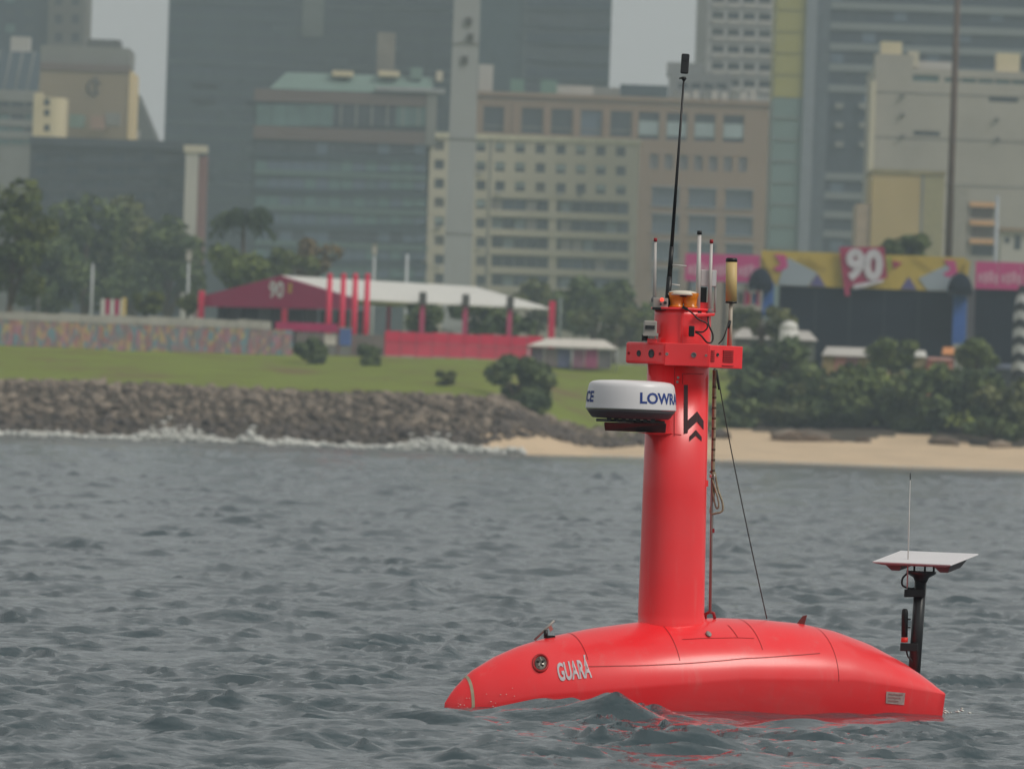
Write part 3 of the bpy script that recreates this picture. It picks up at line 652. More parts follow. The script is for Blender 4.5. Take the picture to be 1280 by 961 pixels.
# palm
pv = W(304, 300, 790); g = float(ground_h(pv.x, 790)); pal = empty('palm_tree', (pv.x, 790, g), 'palm with drooping fronds above the maroon gable of the pavilion', 'palm tree')
ph = W(304, 277, 790).z - g
MB().tube([(0, 0, -.3), (.1, 0, ph*.5), (0, 0, ph)], [.28, .2, .16], 8).build('trunk', BARK, pal)
r = random.Random(4)
for i in range(22):
    a = 2*math.pi*i/22 + r.uniform(-.15, .15); up = r.uniform(.7, 2.1); ln = r.uniform(2.7, 3.4); fr = MB(); prev = None
    pts = [Vector((math.cos(a)*ln*t*(.95 if t < .7 else .9), math.sin(a)*ln*t*.9, ph + up*math.sin(min(t*2.1, 1.57)) - 1.5*t*t*(1.5 - up*.35))) for t in np.linspace(0, 1, 8)]
    fr.tube([tuple(p) for p in pts], [.05, .045, .04, .035, .03, .025, .02, .01], 5)
    for j in range(1, 8):
        for s_ in (-1, 1):
            side = Vector((-math.sin(a), math.cos(a), 0))*s_; p = pts[j]
            fr.add([p - Vector((math.cos(a), math.sin(a), 0))*.22, p + side*.62*(1-.06*j) + Vector((0, 0, -.35)), p + side*.95*(1-.06*j) + Vector((math.cos(a)*.25, math.sin(a)*.25, -.85)), p + Vector((math.cos(a), math.sin(a), 0))*.28], [(0, 1, 2, 3)])
    fr.build('frond', LEAF_P, pal)

# ------------------------------------------------------------------ rock bank, surf
def rock_mesh(seed):
    r = np.random.default_rng(seed); import bmesh
    bm = bmesh.new(); bmesh.ops.create_icosphere(bm, subdivisions=1, radius=1)
    cuts = r.normal(size=(7, 3)); cuts /= np.linalg.norm(cuts, axis=1)[:, None]; off = r.uniform(.55, .85, 7)
    for v in bm.verts:
        p = np.array(v.co)
        for c, o in zip(cuts, off):
            d = p @ c
            if d > o: p = p - c*(d-o)
        v.co = p * (1.1, .95, .8)
    me = bpy.data.meshes.new('stone'); bm.to_mesh(me); bm.free(); return me
ROCKM = [mat('grey_brown_rock', (106, 96, 85), .9, .3, 1.2, .2), mat('dark_wet_rock', (88, 80, 73), .7, .3, 1.2, .3), mat('pale_rock', (136, 124, 110), .9, .25, 1.2, .2)]
RM = []
for i in range(12):
    me = rock_mesh(i); me.materials.append(ROCKM[[0, 1, 0, 2, 1, 0][i % 6]]); RM.append(me)
bank = empty('rock_bank', (-20, 572, 0), 'long sloping bank of grey boulders between surf and grass', 'rock bank')
r = random.Random(21); cand = []
while len(cand) < 6000:
    x = r.uniform(-46, 14); t = r.random()
    y = (560.5 if x < -1.5 else 567 + (x+1.5)*2.3) + 21*t
    if x > 7 and r.random() < .4: continue
    cand.append((x, y, r.choice([.15, .18, .22, .27, .34, .48]) * r.uniform(.7, 1.25)))
cand.sort(key=lambda c: -c[2])
small = [[], [], []]
bases = [(np.array([v.co for v in m.vertices]), np.array([p.vertices for p in m.polygons])) for m in RM]
for i, (x, y, s_) in enumerate(cand):
    t = (y-(560.5 if x < -1.5 else 567 + (x+1.5)*2.3))/21; z = float(ground_h(x, y)) + s_*.15
    kind = (1 if r.random() < .7 else 0) if t < .45 else (2 if r.random() < .38 else 0)
    mi = r.choice({0: [0, 2, 5, 6, 8, 11], 1: [1, 4, 7, 10], 2: [3, 9]}[kind])
    rot = (r.uniform(-.6, .6), r.uniform(-.6, .6), r.uniform(0, 6.3)); sc3 = (s_*r.uniform(.8, 1.25), s_*r.uniform(.8, 1.2), s_*r.uniform(.65, 1.0))
    if i < 295:
        o = link('stone', RM[mi], None, bank, (x+20, y-572, z)); o.rotation_euler = rot; o.scale = sc3
    else:
        M = np.array((Matrix.Translation((x+20, y-572, z)) @ Matrix.LocRotScale(None, __import__('mathutils').Euler(rot), Vector(sc3))))
        V, F = bases[mi]; small[kind].append((V @ M[:3, :3].T + M[:3, 3], F))
for kd in range(3):
    off = 0; VV = []; FF = []
    for V, F in small[kd]: VV.append(V); FF.append(F + off); off += len(V)
    o = link('small_stones', npmesh('small_stones', np.concatenate(VV), np.concatenate(FF)), ROCKM[kd], bank); o['kind'] = 'stuff'
# boulders at the back of the sand
for i, (px, py, s_, lab) in enumerate([(985, 540, 1.0, 'pale boulder at the back of the sand beside dry branches'), (1080, 546, .7, 'grey boulder under the leafy shrub at the sand edge'), (1180, 549, .8, 'brownish boulder at the sand edge below the very dark shrub'),
        (1250, 555, .7, 'pale low boulder on the sand by the low spreading shrub'), (900, 535, .9, 'dark boulder at the sand edge next to the mast'), (1010, 525, 1.1, 'reddish boulder half hidden in the shrubs over the sand')]):
    v = W(px, py, 603); o = link('boulder', RM[[3, 0, 2, 9, 1, 5][i]], None, None, (v.x, 603, float(ground_h(v.x, 603)) + s_*.2)); o.scale = (s_*1.6, s_, s_*.8); o.rotation_euler.z = i*1.3
    tag(o, lab, 'boulder')
bv = W(995, 545, 602); g = float(ground_h(bv.x, 602)); db = MB()
for i in range(7):
    a = r.uniform(-.5, .6); db.tube([(-1.8+i*.35, r.uniform(-.4, .4), .1), (-.6+i*.3, 0, .5+.25*math.sin(i)), (1.2+i*.4, r.uniform(-.4, .4), .05+.1*(i % 2))], [.07, .06, .03], 5)
tag(db.build('dry_branches', mat('dead_wood', (132, 112, 92), .9, .2, 3), None, 0, (bv.x, 602, g)), 'heap of dry brown branches lying on the sand under shrubs', 'branches')
# surf
r = np.random.default_rng(9); bV = np.array([(1,0,0),(0,1,0),(-1,0,0),(0,-1,0),(0,0,1),(0,0,-1)], float); bF = np.array([(0,1,4),(1,2,4),(2,3,4),(3,0,4),(1,0,5),(2,1,5),(3,2,5),(0,3,5)]); VV = []; FF = []; off = 0
for i in range(11000):
    x = r.uniform(-48, 45); a = .5 + .5*math.sin(x*.55 + 1) * math.sin(x*.21); left = x < 1
    if not left and r.random() < .85: continue
    if left and a < .35 and r.random() < .55: continue
    s_ = r.uniform(.04, .17) * (1 if left else .5); y = (559.5 if left else 576.5) + r.normal(0, .8) ; z = abs(r.normal(0, .10 + .38*a**3)) if left else .03
    z += .07
    dx = x - (W(313, 545, 560).x)
    if abs(dx) < 1.0: z += abs(r.normal(0, .42)) * (1-abs(dx))
    VV.append(bV * (s_*r.uniform(1, 2.4), s_, s_*.6) + (x, y, z)); FF.append(bF + off); off += len(bV)
foam = link('surf_foam', npmesh('surf_foam', np.concatenate(VV), np.concatenate(FF), True), mat('white_foam', (225, 225, 218), .9, .05, 2, .2)); foam['kind'] = 'stuff'
tag(foam, 'white surf foam breaking along the foot of the rock bank', 'foam')

# ------------------------------------------------------------------ festival ground
def mural(name, seed, cols):
    m = bpy.data.materials.new(name); m.use_nodes = True; n = m.node_tree; b = n.nodes['Principled BSDF']
    tc = n.nodes.new('ShaderNodeTexCoord'); mp = n.nodes.new('ShaderNodeMapping'); mp.inputs['Location'].default_value = (seed*7.3, 0, seed*3.1); mp.inputs['Scale'].default_value = (2.4, 0, 1.3)
    vo = n.nodes.new('ShaderNodeTexVoronoi'); vo.inputs['Scale'].default_value = 1.5; vo.inputs['Randomness'].default_value = 1
    sp = n.nodes.new('ShaderNodeSeparateColor'); rp = n.nodes.new('ShaderNodeValToRGB'); rp.color_ramp.interpolation = 'CONSTANT'
    while len(rp.color_ramp.elements) < len(cols): rp.color_ramp.elements.new(.5)
    for i, c in enumerate(cols): rp.color_ramp.elements[i].position = i/len(cols); rp.color_ramp.elements[i].color = (*[lin(x) for x in c], 1)
    n.links.new(tc.outputs['Object'], mp.inputs['Vector']); n.links.new(mp.outputs[0], vo.inputs['Vector']); n.links.new(vo.outputs['Color'], sp.inputs[0])
    n.links.new(sp.outputs[0], rp.inputs['Fac']); n.links.new(rp.outputs[0], b.inputs['Base Color']); b.inputs['Roughness'].default_value = .7
    return m
PAL = [tuple(int(x*.8+30) for x in c) for c in [(176, 112, 112), (150, 128, 128), (110, 146, 160), (196, 150, 120), (140, 116, 126), (188, 168, 110), (178, 120, 140), (120, 130, 138)]]
MUR = []
for i in range(6):
    rr = random.Random(i); c = PAL[:]; rr.shuffle(c); MUR.append(mural('hoarding_mural', i, c))
YH = 650; h0 = W(-40, 431, YH); ho = empty('painted_hoarding', (h0.x, YH, float(ground_h(h0.x, YH))), 'long hoarding painted with colourful mural panels along the grass', 'hoarding')
npan = 29; pw = 14.0*YH/FPX; HP = (W(100, 403, YH).z, W(100, 392, YH).z)
for i in range(npan):
    x = i*pw; g = float(ground_h(h0.x+x+pw/2, YH)) - ho.location.z
    MB().box((x+.015, (i % 2)*.03, g-.2), (x+pw-.015, .08+(i % 2)*.03, HP[0]-ho.location.z)).build('mural_panel', MUR[(i*5) % 6], ho)
    if i < npan-2: MB().box((x+.01, -.03 + (i % 3)*.012, HP[0]-ho.location.z+.004), (x+pw-.01, .1, HP[1]-ho.location.z-(i % 4)*.03)).build('top_board', mat('grey_white_board', (178, 174, 168), .7, .12, .6), ho)
    if i % 2 == 0: MB().box((x-.04, .12, -.2), (x+.04, .2, HP[0]-ho.location.z-.1)).build('support_post', CONC, ho)
RED = mat('festival_red', (218, 36, 80), .6, .06, .4); MAROON = mat('maroon_fabric', (176, 26, 92), .7, .06, .3); PINKR = mat('pinkish_red_post', (214, 36, 84), .6, .06, .4)
CANV = mat('white_canvas', (208, 207, 201), .7, .04, .3); DARKIN = mat('dark_drape', (52, 54, 62), .8, .15, .5)
yf = pole('yellow_flag', 'small yellow feather flag standing behind the painted hoarding', 155, 372, 668, .04, STEEL, 'flag')
MB().box((-.14, -.02, 1.0), (.2, .02, W(155, 372, 668).z-yf.location.z)).build('cloth', mat('flag_yellow', (206, 176, 84), .7), yf)
sb = empty('striped_banner', (W(142, 392, 668).x, 668, 6.8), 'small red and white striped banner behind the painted hoarding', 'banner')
for i in range(5): MB().box((-1.0+i*.36, 0, .4), (-.7+i*.36, .04, W(140, 374, 668).z-6.8)).build('stripe', MAROON if i % 2 else CANV, sb)

# pavilion
Z0 = 6.95
c0 = W(447, 373, 680); C0 = Vector((c0.x, 680)); C1 = Vector((W(256, 362, 693).x, 693)); C2 = Vector((W(690, 393, 694).x, 694)); C3 = C1 + C2 - C0
EV = c0.z - .15 - Z0; APZ = W(340, 346, 687).z - Z0
pav = empty('festival_pavilion', (C0.x, C0.y, Z0), 'long white roofed pavilion with maroon gable carrying the number 90', 'pavilion')
def P2(c, z): return (c.x - C0.x, c.y - C0.y, z)
A1 = (C0 + C1)/2; A2 = (C2 + C3)/2
MB().add([P2(C0, EV), P2(C2, EV), P2(A2, APZ-.1), P2(A1, APZ), P2(C0, EV+.12), P2(C2, EV+.12), P2(A2, APZ+.02), P2(A1, APZ+.12)], [(0,3,2,1),(4,5,6,7),(0,1,5,4),(1,2,6,5),(2,3,7,6),(3,0,4,7)]).build('roof_slope', CANV, pav)
MB().add([P2(C1, EV), P2(C3, EV), P2(A2, APZ-.1), P2(A1, APZ), P2(C1, EV+.12), P2(C3, EV+.12), P2(A2, APZ+.02), P2(A1, APZ+.12)], [(0,1,2,3),(7,6,5,4),(4,5,1,0),(5,6,2,1),(6,7,3,2),(7,4,0,3)]).build('roof_slope', CANV, pav)
gn = Vector((-(C1-C0).y, (C1-C0).x)).normalized()
if gn.y > 0: gn = -gn
def gpt(t, z, off): c = C0 + (C1-C0)*t + gn*off; return P2(c, z)
MB().add([gpt(0, EV-.75, .15), gpt(1, EV-.75, .15), gpt(1, EV+.1, .15), gpt(.5, APZ+.1, .15), gpt(0, EV+.1, .15), gpt(0, EV-.75, 0), gpt(1, EV-.75, 0), gpt(1, EV+.1, 0), gpt(.5, APZ+.1, 0), gpt(0, EV+.1, 0)],
    [(4,3,2,1,0), (5,6,7,8,9), (0,1,6,5), (1,2,7,6), (2,3,8,7), (3,4,9,8), (4,0,5,9)]).build('gable', MAROON, pav)
V, F = text_mesh('90', 1.75, .05, 1.0); V[:, 0] -= V[:, 0].mean(); gl = (C1-C0).length
MB().add([gpt(.52 - x/gl, EV + .12 + y, .2) for x, y in V], F).build('number_sign', mat('sign_white', (236, 232, 238), .6), pav)
MB().add([gpt(.44 - x/gl, EV + .45 + y, .19) for x, y in [(.0, .0), (.45, .0), (.45, .8), (0, .8)]], [(0,1,2,3)]).build('sign_flash', mat('sign_amber', (206, 160, 70), .6), pav)
def post(c, r_=.22, zt=None, m=PINKR): MB().box((c.x-C0.x-r_, c.y-C0.y-r_, -.2), (c.x-C0.x+r_, c.y-C0.y+r_, zt or EV-.02)).build('post', m, pav)
for t in (0, .45, 1): post(C0 + (C1-C0)*t + gn*.3, .24, EV+(.5 if t != .45 else -.8))
for t in (.33, .55, .78, 1.0):
    post(C0 + (C2-C0)*t, .2 if t < 1 else .25, EV - .02 if t < 1 else EV+.7, mat('dull_maroon_post', (186, 66, 108), .6) if t < 1 else PINKR)
    if t < 1: c = C0 + (C2-C0)*t; MB().box((c.x-C0.x-.3, c.y-C0.y-.5, EV-.1), (c.x-C0.x+.3, c.y-C0.y-.22, EV+.9)).build('lamp_head', CONC_D, pav)
for t in (.1, .5, .95): post(C1 + (C3-C1)*t, .15)
MB().hexa([P2(C0+(C1-C0)*.97+(C2-C0)*.06, 0), P2(C0+(C1-C0)*.97+(C2-C0)*.55, 0), P2(C0+(C1-C0)*.99+(C2-C0)*.55, 0), P2(C0+(C1-C0)*.99+(C2-C0)*.06, 0),
           P2(C0+(C1-C0)*.97+(C2-C0)*.06, EV), P2(C0+(C1-C0)*.97+(C2-C0)*.55, EV), P2(C0+(C1-C0)*.99+(C2-C0)*.55, EV), P2(C0+(C1-C0)*.99+(C2-C0)*.06, EV)]).build('back_drape', DARKIN, pav)
for i in range(9):
    a = C0 + (C1-C0)*(.06+i*.1) + (C2-C0)*.08; bq = C0 + (C1-C0)*(.15+i*.1) + (C2-C0)*.085
    if i in (7,): continue
    MB().hexa([P2(a, 0), P2(bq, 0), P2(bq + Vector((.1, .1)), 0), P2(a + Vector((.1, .1)), 0), P2(a, EV-.8), P2(bq, EV-.8), P2(bq + Vector((.1, .1)), EV-.8), P2(a + Vector((.1, .1)), EV-.8)]).build('drape', DARKIN if i % 3 else mat('grey_drape', (86, 88, 96), .8), pav)
# red posts
for i, (px, lab) in enumerate([(414, 'tall red festival post closest to the maroon gable'), (431, 'tall red festival post second from the maroon gable'), (446, 'tall red festival post third from the maroon gable'), (461, 'tall red festival post farthest from the maroon gable')]):
    p = pole('red_post', lab, px-1.5, 343 + (i % 2)*2, 668, .26, RED, 'post', 'four tall red posts'); MB().lathe([(.24, 0), (.24, .1), (.05, .3)], (0, 0, W(px, 343, 668).z-p.location.z-.2), 10).build('cap', RED, p)
# red fence
YF = 674; f0 = W(480, 448, YF); fe = empty('red_fence', (f0.x, YF, 6.85), 'bright red sheeted fence along the front of the pavilion', 'fence')
fw = 19.8*YF/FPX; ft = W(580, 417, YF).z - 6.85
for i in range(10):
    x = i*fw; MB().box((x+.02, 0, .05), (x+fw-.02, .05, ft*.60)).build('fence_panel', mat('faded_red_sheet', (214, 66, 94), .6, .1, .5), fe); MB().box((x+.02, -.05, ft*.61), (x+fw-.02, .07, ft - (i % 3)*.03)).build('top_banner', RED, fe)
    MB().box((x-.05, .08, -.2), (x+.05, .18, ft)).build('fence_post', CONC, fe); MB().box((x+.05, -.18, .0), (x+fw-.1, -.06, .22 + (i % 2)*.05)).build('kerb_block', mat('pinkish_white', (190, 160, 156), .7), fe)
gw0 = W(369, 445, 664); gw = empty('low_grey_wall', (gw0.x, 664, 6.8), 'low grey brown wall with maroon rail between hoarding and red fence', 'wall')
gt = W(420, 417, 664).z - 6.8
for i in range(6): MB().box((i*1.13, 0, -.2), (i*1.13+1.1, .15, gt)).build('wall_panel', mat('taupe_board', (122, 112, 108), .8, .1, .5), gw)
MB().box((-1.6, .3, gt+.1), (3.2, .42, gt+.75)).build('rail_board', MAROON, gw)
for px, c, hgt, lab, nm in [(413, (206, 200, 190), .8, 'white counter box beside the red posts', 'counter_box'), (432, (84, 110, 170), 1.3, 'blue cabinet at the foot of the red posts', 'blue_cabinet')]:
    v = W(px, 412, 662.5); bx = MB().box((-.45, -.3, 0), (.45, .3, hgt)).build(nm, mat(nm, c, .7), None, .03, (v.x, 662.5, 6.8 + gt - .9)); 
    MB().box((-.4, -.25, -1.2-gt+.9), (.4, .25, -.005)).build('stand', CONC, bx); MB().box((-.5, -.35, hgt+.004), (.5, .35, hgt+.08)).build('lid', WHITE_W, bx); tag(bx, lab, 'box')
# small white tent
tv = W(715, 455, 655); st = empty('small_white_tent', (tv.x, 655, 6.6), 'small low white tent with coloured banners beyond the end of the pavilion', 'tent')
k = 655/FPX; ez = W(715, 434, 655).z - 6.6; rz = W(715, 423, 655).z - 6.6
MB().add([(-58*k, 0, ez), (58*k, 0, ez), (40*k, 3, rz), (-30*k, 3, rz), (58*k, 6, ez), (-58*k, 6, ez)], [(0,1,2,3), (3,2,4,5), (1,4,2), (0,3,5), (0,5,4,1)]).build('canopy', mat('greyish_canvas', (206, 200, 190), .7), st)
for i, c in enumerate([(104, 96, 108), (122, 112, 112), (96, 100, 130), (140, 100, 120), (160, 80, 118), (112, 108, 112)]):
    x = (-52 + i*17)*k; MB().box((x, .4, -.1), (x+16*k, .46, ez-.12)).build('banner', mat('tent_banner_%d' % i, c, .7), st)
for x in (-55, 0, 55): MB().tube([(x*k, .2, -.3), (x*k, .2, ez)], .06, 6).build('pole', STEEL, st)
# stage
YS = 690; s0 = W(1080, 470, YS); stg = empty('festival_stage', (s0.x, YS, 7.0), 'wide stage with dark screens and yellow patterned front carrying the number 90', 'stage')
ks = YS/FPX
def S(px, py): v = W(px, py, YS); return v.x - s0.x, v.z - 7.0
def sbox(name, m, x0, y0, x1, y1, ya, yb):
    cx, cz = S((x0+x1)/2, (y0+y1)/2); hw, hh = (x1-x0)/2*ks, (y1-y0)/2*ks
    return MB().box((cx-hw, ya, cz-hh), (cx+hw, yb, cz+hh)).build(name, m, stg)
def spoly(name, m, pts, ya, yb): return MB().prism([S(*p) for p in pts], ya, yb).build(name, m, stg)
MUST = mat('stage_yellow', (184, 160, 70), .7, .10, .5); SKYB = mat('stage_pale_blue', (150, 160, 172), .7, .06, .5); PURP = mat('stage_purple', (92, 86, 138), .7); PNK = mat('stage_pink', (190, 64, 128), .7, .06, .5); SCR = mat('black_screen', (22, 30, 42), .85, .12, .4, .15)
for i in range(10): sbox('front_panel', MUST, 951+i*26, 318.5, 976.6+i*26, 360, 0, .12) if False else None
for i in range(10):
    cx, cz = S(964+i*25.6, 339 + (964+i*25.6-1080)*.036); MB().box((cx-12.7*ks, 0, cz-21.5*ks), (cx+12.7*ks, .12, cz+21.5*ks)).build('front_panel', MUST, stg)
spoly('pattern_piece', SKYB, [(985, 322), (1022, 341), (1010, 358), (972, 356), (978, 338)], -.08, -.004)
spoly('pattern_piece', SKYB, [(1165, 340), (1195, 326), (1196, 364), (1160, 363), (1148, 348)], -.08, -.004)
for a in ((1012, 357), (1126, 361)): spoly('pattern_piece', PURP, [a, (a[0]+10, a[1]-15), (a[0]+20, a[1]+1)], -.09, -.005)
for a in ((968, 318), (1180, 325)): spoly('pattern_piece', PNK, [(a[0], a[1]), (a[0]+14, a[1]+1), (a[0]+17, a[1]+16), (a[0]+6, a[1]+22), (a[0]-2, a[1]+18), (a[0]+8, a[1]+12)], -.1, -.006)
spoly('pattern_piece', mat('stage_olive', (150, 158, 60), .7), [(1104, 321), (1115, 321), (1112, 340), (1105, 342)], -.1, -.006)
spoly('pattern_piece', mat('stage_magenta', (158, 40, 84), .7), [(1115, 326), (1128, 329), (1118, 336)], -.11, -.007)
for x in (998, 1008, 1140): spoly('pattern_piece', mat('stage_ochre_line', (150, 128, 62), .7), [(x, 322), (x+2, 322), (x+26, 338), (x+24, 338)], -.12, -.085)
spoly('number_board', mat('stage_magenta', (0, 0, 0)), [(1049, 309), (1105, 309), (1109, 347), (1062, 360), (1062, 370), (1056, 370)], -.5, -.35)
V, F = text_mesh('90', 1.0, .055, .82); V[:, 0] -= V[:, 0].min(); V[:, 1] -= V[:, 1].min(); V *= (47*ks/V[:, 0].max(), 41*ks/V[:, 1].max()); ox, oz = S(1056, 351)
tb = MB(); nV = len(V); tb.add([(ox+x, -.62, oz+y+.0*x) for x, y in V] , F)
tb.build('number_sign', mat('sign_lilac_white', (196, 192, 202), .6), stg)
spoly('underline', mat('sign_lilac_white', (0,0,0)), [(1066, 356), (1105, 349), (1103, 353), (1068, 362)], -.62, -.52)
sbox('screen', SCR, 975, 358, 1192, 462, .25, .6); sbox('screen', SCR, 1216, 362, 1310, 476, .25, .6)
for j in range(4): sbox('screen_joint', mat('screen_seam', (48, 54, 62), .5), 1018+j*43, 362, 1019+j*43, 460, .2, .246)
BLUE = mat('stage_blue', (50, 92, 168), .6); sbox('column', BLUE, 953, 352, 967, 396, -.4, .2); sbox('column', BLUE, 1191, 362, 1208, 430, -.4, .2); sbox('column', mat('grey_mauve', (84, 82, 90), .7), 1209, 362, 1218, 428, -.3, .2)
for px, py in ((950, 358), (1199, 364)):
    cx, cz = S(px, py); MB().lathe([(1.0*math.cos(t), 1.45*math.sin(t)) for t in np.linspace(0, 1.5, 8)], (cx, -1.2, cz), 16).build('speaker_hood', SCR, stg); MB().box((cx-.9, -2.1, cz-.35), (cx+.9, -.45, cz-.004)).build('speaker_shelf', SCR, stg)
for a, e in ((856, 950), (1219, 1305)):
    n = 3
    for i in range(n):
        xa, xb = a + (e-a)*i/n, a + (e-a)*(i+1)/n; cx, cz = S((xa+xb)/2, 335 + ((xa+xb)/2-903)*.028); MB().box((cx-(xb-xa)/2*ks+.02, -.1, cz-17*ks), (cx+(xb-xa)/2*ks-.02, .05, cz+17*ks)).build('banner', PNK, stg)
        for j in range(4):     # faded lettering too blurred to read, as pale blocks
            x = cx - (xb-xa)/2*ks*.7 + j*.42; MB().box((x, -.14, cz-.55-(j % 2)*.1), (x+.3, -.106, cz+.12+(j*7 % 3)*.12)).build('banner_mark', mat('banner_pale_mark', (200, 150, 172), .7), stg)
spoly('yellow_flash', MUST, [(1203, 344), (1209, 325), (1213, 326), (1210, 345)], -.3, -.2); spoly('yellow_flash', MUST, [(953, 318), (962, 318), (966, 338), (958, 334)], -.3, -.2)
for x in (932, 947): sbox('pink_frame', PNK, x-2, 356, x+2, 396, -.6, -.4)
for y in (360, 385): sbox('shelf', WHITE_W, 920, y-3, 950, y+3, -.65, -.3)
for i, m in enumerate((CONC_D, RED, BLUE)): sbox('stock_box', m, 922+i*9, 366, 929+i*9, 380, -.5, -.2)
for x in (860, 905, 975, 1050, 1120, 1190, 1260): 
    cx, cz = S(x, 400); MB().tube([(cx, .9, -.3), (cx, .9, S(x, 330)[1])], .14, 6).build('truss_leg', CONC_D, stg)
# striped column
cv = W(1279, 462, 640); sco = empty('striped_column', (cv.x, 640, 6.5), 'black and white zigzag striped round column at the end of the stage', 'column')
hc = W(1279, 362, 640).z - 6.5
for i in range(11):
    z0, z1 = i*hc/11, (i+1)*hc/11
    vs = []; n = 24
    for zz in (z0, z1):
        for kq in range(n):
            a = 2*math.pi*kq/n; zig = .35*abs(((kq/n*6) % 2) - 1); rr_ = .85 - .25*max(0, (zz/hc-.75)/.25); vs.append((rr_*math.cos(a), rr_*math.sin(a), zz+zig))
    MB().add(vs, [(q, (q+1) % n, n+(q+1) % n, n+q) for q in range(n)] + [list(range(n))[::-1], list(range(n, 2*n))]).build('stripe_ring', mat('stripe_white', (200, 200, 200), .6) if i % 2 else mat('stripe_black', (52, 54, 58), .6), sco)
# huts and awnings under the stage
def hut(name, label, x0, x1, yt, ye, yb, Y, wallc, roofm, cat='hut', panels=3):
    v = W((x0+x1)/2, yb, Y); k = Y/FPX; g = v.z; o = empty(name, (v.x, Y, g), label, cat); hw = (x1-x0)/2*k; e = (yb-ye)*k; t = (yb-yt)*k
    for i in range(panels): MB().box((-hw*.95+i*2*hw*.95/panels, .3, -1.5), (-hw*.95+(i+1)*2*hw*.95/panels-.03, 2.2, e-.02)).build('wall_panel', mat(name+'_%d' % i, wallc[i % len(wallc)], .7, .12, .6), o)
    MB().hexa([(-hw, 0, e), (hw, 0, e), (hw, 2.6, e), (-hw, 2.6, e), (-hw*.8, .9, t), (hw*.8, .9, t), (hw*.8, 2.2, t), (-hw*.8, 2.2, t)]).build('roof', roofm, o); return o
GW = mat('grey_white_awning', (186, 182, 176), .7, .12, .5)
hut('awning_stall', 'long grey white awning above the flat topped tree', 915, 1022, 412, 424, 440, 655, [(110, 104, 100), (96, 100, 92)], GW, 'stall', 4)
hut('painted_hut', 'low hut with white roof and salmon panels under the screen', 1027, 1090, 434, 445, 462, 645, [(150, 130, 90), (176, 120, 110), (150, 110, 116)], GW, 'hut', 4)
hut('ticket_booth', 'narrow cream booth with white top in front of the screen', 1142, 1158, 438, 446, 466, 640, [(180, 170, 130)], CANV, 'booth', 1)
hut('coral_kiosk', 'coral pink kiosk panels between booth and leafy tree', 1158, 1192, 447, 450, 474, 638, [(190, 116, 104), (166, 130, 130), (190, 120, 108)], mat('coral_top', (180, 132, 120), .7), 'kiosk', 3)
hut('orange_sign_board', 'small orange sign board on a brown base before the screen', 1178, 1194, 434, 443, 452, 646, [(96, 74, 66)], mat('sign_orange', (206, 140, 88), .7), 'sign', 1)
hut('covered_cart', 'grey low covered cart beside the striped column', 1246, 1276, 455, 462, 476, 641, [(110, 116, 130)], mat('slate_tarp', (112, 120, 134), .6), 'cart', 1)
dv = W(986, 411, 648); do = empty('white_dome_tent', (dv.x, 648, dv.z - 1.2), 'small white dome poking above the thin canopy tree', 'tent')
MB().lathe([(.72*math.cos(t), 1.2+.62*math.sin(t)) for t in np.linspace(0, 1.5, 8)], n=18).build('dome', CANV, do); MB().lathe([(.7, -1.5), (.7, 1.19)], n=18).build('wall', CANV, do)

